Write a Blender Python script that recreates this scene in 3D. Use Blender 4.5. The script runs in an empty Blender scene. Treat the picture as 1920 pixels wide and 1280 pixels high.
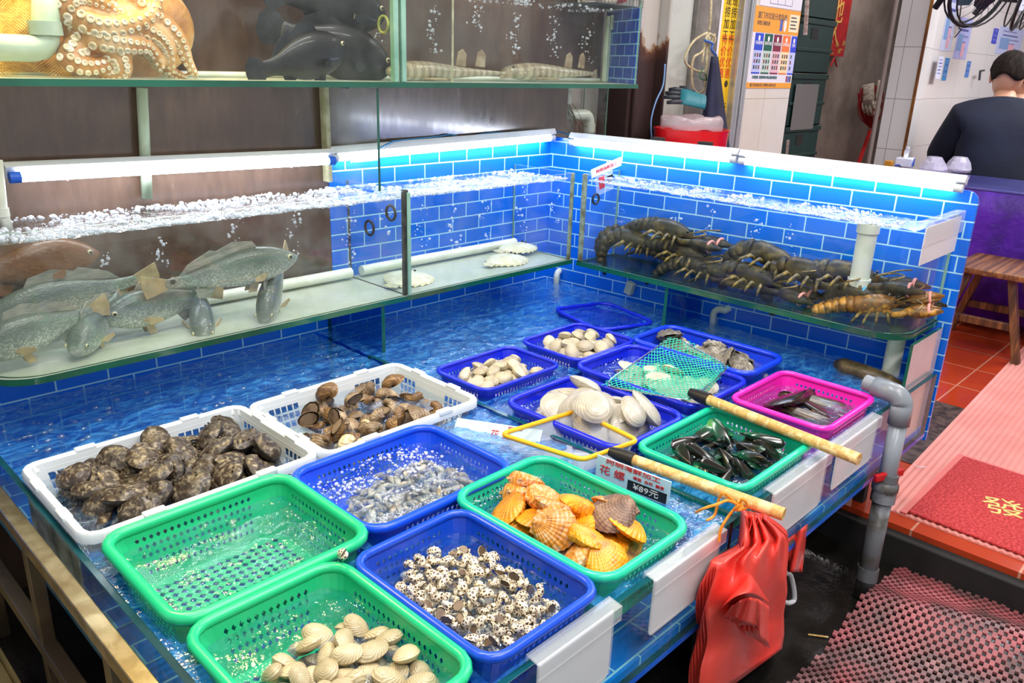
import bpy, bmesh, math, random
from mathutils import Vector, Matrix, Euler, noise
R=math.radians; PI=math.pi
rnd=random.Random(7)
S=bpy.context.scene; COL=S.collection

# ------------------------------------------------------------------ camera
CAM=Vector((0,0,1.6)); FPX=1498.947

yaw,pitch,roll=0.80802531,0.33438648,0.03373692
_f=Vector((math.sin(yaw)*math.cos(pitch),math.cos(yaw)*math.cos(pitch),-math.sin(pitch)))
_r=Vector((math.cos(yaw),-math.sin(yaw),0)); _u=_r.cross(_f)
_r2=math.cos(roll)*_r+math.sin(roll)*_u; _u2=-math.sin(roll)*_r+math.cos(roll)*_u
cd=bpy.data.cameras.new('camera'); cam=bpy.data.objects.new('camera',cd); COL.objects.link(cam)
cd.sensor_width=36; cd.lens=FPX/1920*36; cd.clip_start=.02
m=Matrix((_r2,_u2,-_f)).transposed().to_4x4(); m.translation=CAM; cam.matrix_world=m
S.camera=cam
def P(px,py,x=None,y=None,z=None):
    """world point where the sight line through a photo point meets a plane"""
    d=_r2*((px-960)/FPX)-_u2*((py-640)/FPX)+_f
    t=(z-1.6)/d.z if z is not None else (y/d.y if y is not None else x/d.x)
    return CAM+d*t

# ------------------------------------------------------------------ materials
def lin(h):
    h=h.lstrip('#'); o=[]
    for i in (0,2,4):
        c=int(h[i:i+2],16)/255; o.append(c/12.92 if c<=.04045 else ((c+.055)/1.055)**2.4)
    return (*o,1)
class NT:
    def __init__(s,name):
        s.m=bpy.data.materials.new(name); s.m.use_nodes=True; s.t=s.m.node_tree; s.t.nodes.clear()
        s.out=s.n('ShaderNodeOutputMaterial')
    def n(s,t,**k):
        x=s.t.nodes.new(t)
        for a,b in k.items():
            if a in x.inputs.keys() if False else False: pass
            setattr(x,a,b)
        return x
    def l(s,a,b): s.t.links.new(a,b)
    def coord(s,kind='Object',scale=(1,1,1),rot=(0,0,0)):
        c=s.n('ShaderNodeTexCoord'); mp=s.n('ShaderNodeMapping'); s.l(c.outputs[kind],mp.inputs[0])
        mp.inputs['Scale'].default_value=scale; mp.inputs['Rotation'].default_value=rot
        return mp.outputs[0]
    def noise(s,v,scale,detail=4,rough=.55,dist=0):
        n=s.n('ShaderNodeTexNoise'); s.l(v,n.inputs['Vector']); n.inputs['Scale'].default_value=scale
        n.inputs['Detail'].default_value=detail; n.inputs['Roughness'].default_value=rough; n.inputs['Distortion'].default_value=dist
        return n.outputs['Fac']
    def ramp(s,f,stops):
        r=s.n('ShaderNodeValToRGB'); s.l(f,r.inputs[0]); e=r.color_ramp.elements
        while len(e)<len(stops): e.new(.5)
        for i,(p,c) in enumerate(stops): e[i].position=p; e[i].color=c if len(c)==4 else (*c,1)
        return r.outputs[0]
    def math(s,op,a,b=None,c=None):
        m=s.n('ShaderNodeMath',operation=op)
        for i,v in enumerate((a,b,c)):
            if v is None: continue
            if isinstance(v,(int,float)): m.inputs[i].default_value=v
            else: s.l(v,m.inputs[i])
        return m.outputs[0]
    def mix(s,f,a,b):
        m=s.n('ShaderNodeMix',data_type='RGBA')
        for i,v in ((0,f),(6,a),(7,b)):
            if isinstance(v,(int,float)): m.inputs[i].default_value=v
            elif isinstance(v,tuple): m.inputs[i].default_value=v
            else: s.l(v,m.inputs[i])
        return m.outputs[2]
    def bump(s,h,st=.3,dist=.01):
        b=s.n('ShaderNodeBump'); s.l(h,b.inputs['Height']); b.inputs['Strength'].default_value=st; b.inputs['Distance'].default_value=dist
        return b.outputs[0]
    def bsdf(s,color,rough=.5,metal=0,normal=None,spec=.5,coat=0,sss=0,trans=0,alpha=1,emit=None,es=0):
        b=s.n('ShaderNodeBsdfPrincipled')
        for k,v in (('Base Color',color),('Roughness',rough),('Metallic',metal),('Specular IOR Level',spec),('Coat Weight',coat),('Alpha',alpha)):
            if isinstance(v,(int,float,tuple)): b.inputs[k].default_value=v
            else: s.l(v,b.inputs[k])
        b.inputs['Coat Roughness'].default_value=.08
        if normal is not None: s.l(normal,b.inputs['Normal'])
        if emit: b.inputs['Emission Color'].default_value=emit; b.inputs['Emission Strength'].default_value=es
        s.l(b.outputs[0],s.out.inputs[0]); return b
MATS={}
def pm(name,c1,c2=None,c3=None,scale=20,detail=4,stops=(.4,.6),rough=.5,metal=0,bump=0,bscale=None,bdist=.004,coat=0,spec=.5,vary=0,stretch=(1,1,1),tex='noise',sss=0):
    if name in MATS: return MATS[name]
    s=NT(name); v=s.coord('Object',stretch); col=lin(c1); h=None
    if vary and c2:
        oi=s.n('ShaderNodeObjectInfo'); ad=s.n('ShaderNodeVectorMath',operation='ADD'); s.l(v,ad.inputs[0])
        sc=s.math('MULTIPLY',oi.outputs['Random'],13.7); s.l(sc,ad.inputs[1]); v=ad.outputs[0]
    if c2:
        if tex=='noise': f=s.noise(v,scale,detail)
        elif tex=='voronoi':
            w=s.n('ShaderNodeTexVoronoi'); s.l(v,w.inputs['Vector']); w.inputs['Scale'].default_value=scale; f=w.outputs['Distance']
        else:
            w=s.n('ShaderNodeTexWave',wave_type=tex.split('_')[0].upper()); s.l(v,w.inputs['Vector']); w.inputs['Scale'].default_value=scale
            if w.wave_type=='RINGS': w.rings_direction='SPHERICAL'
            else: w.bands_direction=tex.split('_')[1].upper()
            w.inputs['Distortion'].default_value=2; w.inputs['Detail'].default_value=2; f=w.outputs['Fac']
        st=[(stops[0],lin(c1)),(stops[1],lin(c2))]
        if c3: st=[(stops[0],lin(c1)),((stops[0]+stops[1])/2,lin(c3)),(stops[1],lin(c2))]
        col=s.ramp(f,st); h=f
    if vary:
        oi=s.n('ShaderNodeObjectInfo'); hs=s.n('ShaderNodeHueSaturation')
        s.l(s.math('MULTIPLY_ADD',oi.outputs['Random'],vary,1-vary*.5),hs.inputs['Value'])
        s.l(s.math('MULTIPLY_ADD',oi.outputs['Random'],vary*.08,.5-vary*.04),hs.inputs['Hue'])
        if isinstance(col,tuple): hs.inputs['Color'].default_value=col
        else: s.l(col,hs.inputs['Color'])
        col=hs.outputs[0]
    nrm=None
    if bump:
        hh=s.noise(v,bscale,3) if (bscale or h is None) else h
        nrm=s.bump(hh,bump,bdist)
    s.bsdf(col,rough,metal,nrm,spec,coat); MATS[name]=s.m; return s.m
def tilemat(name,ax,tw,th,c1,c2,gc,gw=.0022,rough=.25,off=.5,bump=.3,dirt=None,origin=(0,0),var=.25,spec=.5):
    s=NT(name); c=s.n('ShaderNodeTexCoord'); sp=s.n('ShaderNodeSeparateXYZ'); s.l(c.outputs['Object'],sp.inputs[0])
    cb=s.n('ShaderNodeCombineXYZ')
    for i,a in enumerate(ax):
        s.l(s.math('ADD',sp.outputs['xyz'.index(a)],origin[i]),cb.inputs[i])
    b=s.n('ShaderNodeTexBrick'); s.l(cb.outputs[0],b.inputs['Vector'])
    b.offset=off; b.inputs['Scale'].default_value=1; b.inputs['Brick Width'].default_value=tw; b.inputs['Row Height'].default_value=th
    b.inputs['Mortar Size'].default_value=gw; b.inputs['Mortar Smooth'].default_value=.15
    b.inputs['Color1'].default_value=lin(c1); b.inputs['Color2'].default_value=lin(c2); b.inputs['Mortar'].default_value=lin(gc)
    col=b.outputs['Color']
    if dirt:
        f=s.noise(c.outputs['Object'],6,6); col=s.mix(s.ramp(f,[(.45,(0,0,0)),(.75,(var,)*3)]),col,lin(dirt))
    s.bsdf(col,rough,0,s.bump(b.outputs['Fac'],-bump,.002),spec); MATS[name]=s.m; return s.m
def clear(name,tint,refl=.6,bump=None,dirt=0,turb_ripple=0,dcol='#cfd8d0',rough=0.0,f0=.05,bands=None,tf=None):
    s=NT(name); lw=s.n('ShaderNodeLayerWeight'); lw.inputs['Blend'].default_value=.5
    tr=s.n('ShaderNodeBsdfTransparent'); tr.inputs[0].default_value=(*tint,1)
    gl=s.n('ShaderNodeBsdfGlossy'); gl.inputs['Roughness'].default_value=rough; gl.inputs[0].default_value=(1,1,1,1)
    if bump:
        c=s.n('ShaderNodeTexCoord').outputs['Object']
        h=s.noise(c,bump[0],3,.5,.6)
        h2=s.noise(c,bump[0]*3.3,2,.5,.3)
        nn=s.bump(s.math('ADD',h,s.math('MULTIPLY',h2,.35)),bump[1],bump[2])
        s.l(nn,gl.inputs['Normal']); s.l(nn,lw.inputs['Normal'])
    base=tr.outputs[0]
    if turb_ripple:
        # milky aerated water, with lighter streaks painted in to look like light ripples
        df=s.n('ShaderNodeBsdfDiffuse'); wv=s.noise(s.coord('Object',(.8,1.7,1),(0,0,R(8))),15,6,.62,2.2); s.l(s.ramp(wv,[(.40,lin('#1670d8')),(.62,lin('#52b4ff'))]),df.inputs[0]); m0=s.n('ShaderNodeMixShader'); s.l(s.ramp(wv,[(.36,(turb_ripple*.55,)*3),(.68,(turb_ripple*1.5,)*3)]),m0.inputs[0]); s.l(tr.outputs[0],m0.inputs[1]); s.l(df.outputs[0],m0.inputs[2]); base=m0.outputs[0]
    f=s.math('MULTIPLY_ADD',s.math('POWER',lw.outputs['Facing'],3.4 if bump else 4.0),.9*refl,f0*refl)
    mx=s.n('ShaderNodeMixShader'); s.l(f,mx.inputs[0]); s.l(base,mx.inputs[1]); s.l(gl.outputs[0],mx.inputs[2]); res=mx.outputs[0]
    if dirt:
        df=s.n('ShaderNodeBsdfDiffuse'); df.inputs[0].default_value=lin(dcol)
        c=s.coord('Object'); fn=s.noise(c,9,8,.7)
        fac=s.ramp(fn,[(.42,(0,0,0)),(.85,(dirt,)*3)]); fn2=s.noise(c,220,2,.5); fac=s.math('ADD',fac,s.math('MULTIPLY',s.math('GREATER_THAN',fn2,.72),dirt*.9))
        m2=s.n('ShaderNodeMixShader'); s.l(fac,m2.inputs[0]); s.l(res,m2.inputs[1]); s.l(df.outputs[0],m2.inputs[2]); res=m2.outputs[0]
    s.l(res,s.out.inputs[0]); MATS[name]=s.m; return s.m
def film(name,color,alpha,rough=.2):
    s=NT(name); b=s.bsdf(lin(color),rough,alpha=alpha); MATS[name]=s.m; return s.m
def emit(name,color,st):
    s=NT(name); e=s.n('ShaderNodeEmission'); e.inputs[0].default_value=lin(color); e.inputs[1].default_value=st; s.l(e.outputs[0],s.out.inputs[0]); return s.m

# ------------------------------------------------------------------ mesh builder
class MB:
    def __init__(s): s.v=[]; s.f=[]; s.mi=[]
    def add(s,vs,fs,mi=0,mat=None):
        o=len(s.v)
        s.v+=[tuple(mat@Vector(v)) if mat else tuple(v) for v in vs]
        s.f+=[tuple(o+i for i in f) for f in fs]; s.mi+=[mi]*len(fs); return s
    def box(s,x0,x1,y0,y1,z0,z1,mi=0,mat=None):
        v=[(x,y,z) for x in (x0,x1) for y in (y0,y1) for z in (z0,z1)]
        return s.add(v,[(0,1,3,2),(4,6,7,5),(0,4,5,1),(2,3,7,6),(0,2,6,4),(1,5,7,3)],mi,mat)
    def pane(s,x0,x1,y0,y1,z0,z1):
        """a sheet of glass: material 0 on the two big faces, 1 on the edges"""
        d=[x1-x0,y1-y0,z1-z0]; k=d.index(min(d)); b=len(s.mi)
        s.box(x0,x1,y0,y1,z0,z1)
        for i,a in enumerate((0,0,1,1,2,2)): s.mi[b+i]=0 if a==k else 1
        return s
    def loft(s,rings,c0=True,c1=True,closed=True,mi=0,mat=None):
        n=len(rings[0]); vs=[v for r in rings for v in r]; fs=[]
        for i in range(len(rings)-1):
            for j in range(n if closed else n-1):
                a=i*n+j; b=i*n+(j+1)%n; fs.append((a,b,b+n,a+n))
        if c0: fs.append(tuple(range(n-1,-1,-1)))
        if c1: fs.append(tuple(range(len(vs)-n,len(vs))))
        return s.add(vs,fs,mi,mat)
    def tube(s,pts,r,n=10,caps=True,mi=0,closed=False,flat=1):
        pts=[Vector(p) for p in pts]; k=len(pts); rs=r if isinstance(r,(list,tuple)) else [r]*k; rings=[]; nrm=None
        for i,p in enumerate(pts):
            if closed: t=(pts[(i+1)%k]-pts[i-1])
            else: t=(pts[min(i+1,k-1)]-pts[max(i-1,0)])
            if t.length<1e-9: t=Vector((0,0,1))
            t.normalize()
            if nrm is None:
                nrm=t.cross(Vector((0,0,1)));
                if nrm.length<.1: nrm=t.cross(Vector((1,0,0)))
            nrm=(nrm-t*nrm.dot(t)).normalized(); b=t.cross(nrm)
            rings.append([p+rs[i]*(math.cos(2*PI*j/n)*nrm+math.sin(2*PI*j/n)*b*flat) for j in range(n)])
        if closed: rings.append(rings[0]); caps=False
        return s.loft(rings,caps,caps,True,mi)
    def lathe(s,prof,n=20,mi=0,mat=None,ax='z',c=(0,0,0)):
        rings=[]
        for r,h in prof:
            ring=[]
            for j in range(n):
                a=2*PI*j/n; q=(r*math.cos(a),r*math.sin(a),h)
                if ax=='x': q=(q[2],q[0],q[1])
                if ax=='y': q=(q[0],q[2],q[1])
                ring.append((q[0]+c[0],q[1]+c[1],q[2]+c[2]))
            rings.append(ring)
        return s.loft(rings,True,True,True,mi,mat)
    def ball(s,c,r,nu=12,nv=8,mi=0,mat=None):
        if not isinstance(r,(tuple,list)): r=(r,r,r)
        rings=[[(c[0]+r[0]*math.sin(PI*(i+.5)/nv)*math.cos(2*PI*j/nu),c[1]+r[1]*math.sin(PI*(i+.5)/nv)*math.sin(2*PI*j/nu),c[2]+r[2]*math.cos(PI*(i+.5)/nv)) for j in range(nu)] for i in range(nv)]
        return s.loft(rings[::-1],True,True,True,mi,mat)
    def grid(s,fn,nu,nv,mi=0,mat=None,wrap=False):
        vs=[fn(i/nu,j/nv) for i in range(nu+1) for j in range(nv+1)]
        fs=[(i*(nv+1)+j,(i+1)*(nv+1)+j,(i+1)*(nv+1)+j+1,i*(nv+1)+j+1) for i in range(nu) for j in range(nv)]
        return s.add(vs,fs,mi,mat)
    def prism(s,poly,t,mat=None,mi=0):
        n=len(poly); vs=[(x,y,-t/2) for x,y in poly]+[(x,y,t/2) for x,y in poly]
        fs=[tuple(range(n-1,-1,-1)),tuple(range(n,2*n))]+[(i,(i+1)%n,n+(i+1)%n,n+i) for i in range(n)]
        return s.add(vs,fs,mi,mat)
    def xf(s,mat): s.v=[tuple(mat@Vector(v)) for v in s.v]; return s
    def warp(s,fn): s.v=[tuple(fn(*v)) for v in s.v]; return s
    def mesh(s,name,mat,smooth=40):
        me=bpy.data.meshes.new(name); me.from_pydata(s.v,[],s.f)
        for m in (mat if isinstance(mat,(list,tuple)) else [mat]): me.materials.append(m)
        if any(s.mi): me.polygons.foreach_set('material_index',s.mi)
        bm=bmesh.new(); bm.from_mesh(me); bmesh.ops.recalc_face_normals(bm,faces=bm.faces) if len(bm.faces)<60000 else None; bm.to_mesh(me); bm.free()
        if smooth:
            me.shade_smooth()
            if smooth<180: me.set_sharp_from_angle(angle=R(smooth))
        me.update(); return me
    def build(s,name,mat,parent=None,smooth=40,bevel=0,sol=0,sub=0,loc=None,rot=None,noff=0):
        o=bpy.data.objects.new(name,s.mesh(name,mat,smooth)); COL.objects.link(o)
        if parent is not None: o.parent=parent
        if loc is not None: o.location=loc
        if rot is not None: o.rotation_euler=rot
        if sol: k=o.modifiers.new('thick','SOLIDIFY'); k.thickness=sol; k.offset=noff
        if bevel: k=o.modifiers.new('edge','BEVEL'); k.width=bevel; k.segments=2; k.limit_method='ANGLE'; k.angle_limit=R(50)
        if sub: k=o.modifiers.new('soft','SUBSURF'); k.levels=sub; k.render_levels=sub
        return o
def tag(o,label=None,cat=None,group=None,kind=None):
    if label: o['label']=label
    if cat: o['category']=cat
    if group: o['group']=group
    if kind: o['kind']=kind
    return o
def struct(o): o['kind']='structure'; return o
def thing(name,label,cat,loc=(0,0,0),rot=(0,0,0),group=None,sc=1):
    o=bpy.data.objects.new(name,None); COL.objects.link(o); o.empty_display_size=.05
    o.location=loc; o.rotation_euler=rot; o.scale=(sc,)*3
    return tag(o,label,cat,group)
def kids(o): return [c for c in bpy.data.objects if c.parent==o]
def dup(root,loc,rot,label=None,group=None,sc=None,tree=None):
    r=root.copy(); COL.objects.link(r); r.location=loc; r.rotation_euler=rot
    if sc is not None: r.scale=(sc,)*3 if not isinstance(sc,tuple) else sc
    if label: r['label']=label
    if group: r['group']=group
    for ch,gs in (tree or [(c,kids(c)) for c in kids(root)]):
        c=ch.copy(); COL.objects.link(c); c.parent=r
        for g in gs: d=g.copy(); COL.objects.link(d); d.parent=c
    return r
def inst(name,me,loc,rot,label,cat,group=None,sc=1):
    o=bpy.data.objects.new(name,me); COL.objects.link(o); o.location=loc; o.rotation_euler=rot; o.scale=sc if isinstance(sc,tuple) else (sc,)*3
    return tag(o,label,cat,group)
def txt(body,size,mat,parent,loc,rot,name='lettering',align='CENTER',ext=.0006,sx=1):
    c=bpy.data.curves.new(name,'FONT'); c.body=body; c.size=size; c.align_x=align; c.align_y='CENTER'; c.extrude=ext; c.resolution_u=2
    c.materials.append(mat); t=bpy.data.objects.new(name,c); COL.objects.link(t); bpy.context.view_layer.update()
    me=bpy.data.meshes.new_from_object(t.evaluated_get(bpy.context.evaluated_depsgraph_get())); bpy.data.objects.remove(t); bpy.data.curves.remove(c); me.name=name
    o=bpy.data.objects.new(name,me); COL.objects.link(o); o.parent=parent; o.location=loc; o.rotation_euler=rot; o.scale=(sx,1,1)
    return o
def arc(c,r,a0,a1,n,plane='xz'):
    o=[]
    for i in range(n+1):
        a=R(a0+(a1-a0)*i/n); u,v=r*math.cos(a),r*math.sin(a)
        o.append((c[0]+u,c[1],c[2]+v) if plane=='xz' else ((c[0],c[1]+u,c[2]+v) if plane=='yz' else (c[0]+u,c[1]+v,c[2])))
    return o
def spline(pts,n=6):
    pts=[Vector(p) for p in pts]; o=[]
    for i in range(len(pts)-1):
        a=pts[max(i-1,0)]; b=pts[i]; c=pts[i+1]; d=pts[min(i+2,len(pts)-1)]
        for k in range(n):
            t=k/n; o.append(.5*((2*b)+(c-a)*t+(2*a-5*b+4*c-d)*t*t+(3*b-a-3*c+d)*t**3))
    return o+[pts[-1]]
# ------------------------------------------------------------------ setting: materials
def rw(y): return 2.33+.062*(2.06-y)          # inner face of the tiled side wall
BLU=('#0a70ea','#0a67de','#a8dcf4')
t_xz=tilemat('tile back','xz',.124,.048,*BLU,origin=(.084,.016)); t_yz=tilemat('tile side','yz',.124,.048,*BLU,origin=(.0,.015)); t_xy=tilemat('tile bed','xy',.124,.062,'#0a86ea','#0a7ade','#8fd8f6')
t_dull=tilemat('tile end','yz',.07,.04,'#0a48b8','#0b42a8','#8fc4ea')
# dark glossy panel, streaked with dried water marks
s=NT('dark panel'); v=s.coord('Object',(1,1,1)); st=s.noise(s.coord('Object',(14,1,3)),3,8,.6); big=s.noise(v,2.2,3)
col=s.ramp(s.math('ADD',s.math('MULTIPLY',st,.3),s.math('MULTIPLY',big,.75)),[(.34,lin('#3a2c25')),(.58,lin('#574338')),(.85,lin('#785f4e'))])
s.bsdf(col,s.math('MULTIPLY_ADD',st,.3,.06),0,None,.9,.25); m_panel=s.m
m_conc=pm('concrete','#6a6661','#8b8782',scale=7,detail=8,rough=.9,bump=.4,bscale=40)
m_plas=pm('plaster','#8f867f','#aaa19a',scale=4,detail=6,rough=.9,bump=.2,bscale=30)
m_paint=pm('chalky paint','#b9bfb8','#8d948d',scale=5,detail=9,stops=(.5,.8),rough=.75,bump=.2,bscale=30)
s=NT('rust'); v=s.coord('Object'); n1=s.noise(v,5,9,.65); sp=s.n('ShaderNodeSeparateXYZ'); s.l(v,sp.inputs[0])
hz=s.math('ADD',s.math('MULTIPLY_ADD',sp.outputs[2],-3.6,6.0),s.math('MULTIPLY',n1,1.6)); n2=s.noise(v,30,6)
col=s.ramp(s.math('MULTIPLY_ADD',n2,.12,hz),[(.52,lin('#b2aea6')),(.6,lin('#8a6a4a')),(.68,lin('#54301f')),(.95,lin('#2e1713'))])
s.bsdf(col,.75,0,s.bump(n2,.5,.004)); m_rust=s.m
m_wtile=tilemat('white wall tile','yz',.5,.3,'#d8d8d8','#dcdcda','#8f8a84',gw=.002,rough=.18,off=0,origin=(.1,.03))
m_wtile2=tilemat('white wall tile front','xz',.6,.3,'#dedbd6','#e2dfda','#b7b0a8',gw=.002,rough=.18,off=0,origin=(.33,.03))
m_wtile3=tilemat('poster wall tile','xz',.6,.5,'#d9d5cd','#dcd8d0','#b0a898',gw=.002,rough=.25,off=0,origin=(.2,.03),dirt='#c9b48a',var=.3)
m_floor=tilemat('red floor tile','xy',.27,.27,'#b8401f','#a83a1d','#c98a72',gw=.0035,rough=.12,off=0,bump=.2,dirt='#8e2f1c',var=.5,origin=(.0,.01))
s=NT('wet ground'); v=s.coord('Object'); n1=s.noise(v,4,8,.6); n2=s.noise(v,45,4)
s.bsdf(s.ramp(n1,[(.3,lin('#12110f')),(.7,lin('#2e2a26'))]),s.ramp(n1,[(.4,(.08,)*3),(.65,(.45,)*3)]),0,s.bump(s.math('ADD',n1,s.math('MULTIPLY',n2,.3)),.5,.01)); m_wet=s.m
m_dark=pm('soot dark','#141312','#1f1c1a',scale=6,rough=.8)
m_ceil=pm('ceiling','#d2d0cc',rough=.9)
GL=clear('glass pane',(.97,.99,.98),.32,dirt=.04)
GLD=clear('splashed pane',(.97,.99,.975),.36,dirt=.13)
GE=pm('glass edge','#0f4a38','#16624a',scale=3,rough=.12,spec=.8)
GEL=pm('glass edge pale','#8fb8a4','#6f9c88',scale=6,rough=.15)
GEB=pm('glass edge teal','#0d3d44','#145560',scale=5,rough=.15)
SIL=pm('silicone','#1b1d1a','#3a3d35',scale=30,rough=.5)
FZ=.40; LZ=.30
# ------------------------------------------------------------------ setting: geometry
struct(MB().box(2.2,9,-2.5,4.2,.2,FZ).build('floor',m_floor))
struct(MB().box(-2.5,2.1995,-2.5,4.2,.2,LZ).build('floor_lower',m_wet))
struct(MB().box(2.16,2.2,-2.5,1.6,LZ-.05,FZ-.016).build('trim_kerb',m_dark,bevel=.004))
struct(MB().box(-1.2,9,-2.5,4.2,3.05,3.1).build('ceiling',m_ceil))
wb=struct(MB().box(-.8,1.345,2.062,2.1,LZ,2.6).box(1.345,2.42,2.062,2.1,LZ,2.6).box(2.42,2.62,2.062,2.1,1.527,2.6).build('wall_back',m_panel))
MB().box(-.8,1.345,2.06,2.0625,.62,.935).box(1.345,2.345,2.06,2.0625,.62,1.345).build('tile_facing',t_xz,wb)
# side wall with rounded near corner
mb=MB(); prof=[]
for y,z in [(2.06,.58),(.6,.58),(.6,1.285)]+[(.6+.03-.03*math.cos(R(a)),1.285+.03*math.sin(R(a))) for a in (30,60,90)]+[(2.06,1.345)]: prof.append((y,z))
k=len(prof); mb.add([(rw(y),y,z) for y,z in prof]+[(rw(y)+.012,y,z) for y,z in prof],[tuple(range(k)),tuple(range(2*k-1,k-1,-1))]+[(i,(i+1)%k,k+(i+1)%k,k+i) for i in range(k)])
struct(mb.build('wall_right',t_yz,smooth=0))
# room behind: pillars and walls facing the stall
struct(MB().box(2.42,2.95,2.25,2.35,FZ,3.05).build('wall_plaster',m_plas))
struct(MB().box(2.84,3.02,2.09,2.3,FZ,3.05).box(2.86,2.88,2.07,2.09,FZ,3.05).box(3.02,3.035,2.04,2.3,FZ,3.05).build('pillar_rusty',m_rust,bevel=.006))
struct(MB().box(3.04,3.32,2.12,2.4,FZ,3.05).box(3.04,3.06,2.06,2.12,FZ,3.05).build('pillar_painted',m_paint,bevel=.008))
struct(MB().box(3.32,3.85,2.1,2.4,FZ,3.05).build('wall_concrete',m_conc))
m_alu=pm('aluminium','#c9ccce','#a9adb0',scale=3,stretch=(40,40,1),rough=.3,metal=.6)
struct(MB().box(3.66,3.71,2.06,2.1,FZ,3.05).box(3.715,3.73,2.05,2.1,FZ,3.05).box(3.742,3.755,2.055,2.1,FZ,3.05).box(3.755,3.785,2.09,2.1,FZ,3.05).build('door_1',m_alu,bevel=.003))
struct(MB().box(3.785,4.275,2.08,2.3,FZ,3.05).build('wall_poster',m_wtile3))
struct(MB().box(4.5,8.5,2.62,2.7,FZ,3.05).build('wall_alley',m_plas))
struct(MB().box(4.9,5.42,2.55,2.62,FZ,3.05).build('trim_1',m_plas,bevel=.02))
m_col=[m_wtile,m_wtile2]
mb=MB().box(5.32,5.44,1.79,1.958,FZ,3.05); mb.mi=[0,0,1,1,0,0]
struct(mb.build('pillar_tiled',m_col,bevel=0))
struct(MB().box(5.306,5.322,1.78,1.794,FZ,3.05).build('trim_2',pm('brass strip','#6d3f1c','#b07a2c',scale=3,stretch=(1,1,.6),rough=.35,metal=.5)))
struct(MB().box(5.44,5.6,1.825,1.9,FZ,3.05).box(5.6,9,1.86,1.96,FZ,3.05).build('wall_dining',m_wtile2,bevel=.004))
struct(MB().box(5.59,5.604,1.845,1.86,FZ,3.05).build('trim_3',SIL))
struct(MB().box(8.9,9,-2.5,1.86,FZ,3.05).build('wall_far',m_wtile))

# ------------------------------------------------------------------ tanks
def root(name,label,cat,loc):
    o=thing(name,label,cat,loc); o['_w']=1; bpy.context.view_layer.update(); return o
_ob=MB.build
def _build(s,name,mat,parent=None,**k):
    o=_ob(s,name,mat,parent,**k)
    if parent is not None and parent.get('_w'): o.matrix_parent_inverse=Matrix.Translation(-parent.location)
    return o
MB.build=_build
def sheet(path,z0,z1,th):
    """upright curved glass along a floor path; material 1 on its top and bottom edges"""
    mb=MB(); pts=[Vector((x,y,0)) for x,y in path]; k=len(pts); L=[];Rr=[]
    for i,p in enumerate(pts):
        t=(pts[min(i+1,k-1)]-pts[max(i-1,0)]).normalized(); n=Vector((-t.y,t.x,0))*th/2; L.append(p+n); Rr.append(p-n)
    v=[]
    for a,b in zip(L,Rr): v+=[(a.x,a.y,z0),(a.x,a.y,z1),(b.x,b.y,z1),(b.x,b.y,z0)]
    f=[];mi=[]
    for i in range(k-1):
        for j in range(4): f.append((4*i+j,4*i+4+j,4*i+4+(j+1)%4,4*i+(j+1)%4)); mi.append(1 if j in(1,3) else 0)
    f+=[(0,1,2,3),(4*k-4,4*k-1,4*k-2,4*k-3)]; mi+=[1,1]
    mb.add(v,f); mb.mi=mi; return mb
def plate(path,z0,z1):
    k=len(path); mb=MB(); mb.add([(x,y,z0) for x,y in path]+[(x,y,z1) for x,y in path],[tuple(range(k-1,-1,-1)),tuple(range(k,2*k))]+[(i,(i+1)%k,k+(i+1)%k,k+i) for i in range(k)])
    mb.mi=[0,0]+[1]*k; return mb
def water(name,label,x0,x1,y0,y1,z,amp,n,mat,poly=None,seed=0,sc=30):
    mb=MB(); nx=max(2,int((x1-x0)/n)); ny=max(2,int((y1-y0)/n))
    mb.grid(lambda u,v:(x0+(x1-x0)*u,y0+(y1-y0)*v,z+amp*(noise.noise(((x0+(x1-x0)*u)*sc*.7,(y0+(y1-y0)*v)*sc,seed))+.5*noise.noise(((x0+(x1-x0)*u)*sc*1.9,(y0+(y1-y0)*v)*sc*2.2,seed+9)))),nx,ny)
    if isinstance(mat,list):   # calm clear water inside the baskets, aerated water with painted ripple streaks outside them
        for i,f in enumerate(mb.f):
            cx=sum(mb.v[k][0] for k in f)/4; cy=sum(mb.v[k][1] for k in f)/4
            if any(a<cx<b and c<cy<d for a,b,c,d in RECTS): mb.mi[i]=1
    o=mb.build(name,mat,smooth=180); return tag(o,label,'water',None,'stuff')
RECTS=[(.352,.79,1.312,1.632),(.818,1.235,1.30,1.612),(.708,1.058,.993,1.272),(.362,.695,.985,1.277),(.36,.612,.63,.966),(.630,.868,.622,.945),(.888,1.14,.628,.99),(1.29,1.553,.905,1.25),(1.297,1.585,1.325,1.525),(1.642,1.915,1.312,1.535),(1.99,2.18,1.46,1.68),(1.607,1.875,.915,1.295),(1.90,2.105,.93,1.318),(1.322,1.638,.628,.878),(1.715,2.0,.632,.876)]
W0=clear('basket water',(.93,.98,1),1,bump=(42,.6,.006),f0=.10,turb_ripple=.07)
W1=clear('trough water',(.88,.97,1),1,bump=(38,.7,.008),f0=.14,turb_ripple=.42)
W2=clear('tank water',(.96,.985,.985),.9,bump=(90,.8,.006),f0=.06)
s=NT('pale tank floor'); v=s.coord('Object'); col=s.ramp(s.noise(v,9,5),[(.4,lin('#e4ebd0')),(.6,lin('#f4f6e6'))]); d1=s.n('ShaderNodeBsdfPrincipled'); s.l(col,d1.inputs[0]); d1.inputs['Roughness'].default_value=.3
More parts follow.
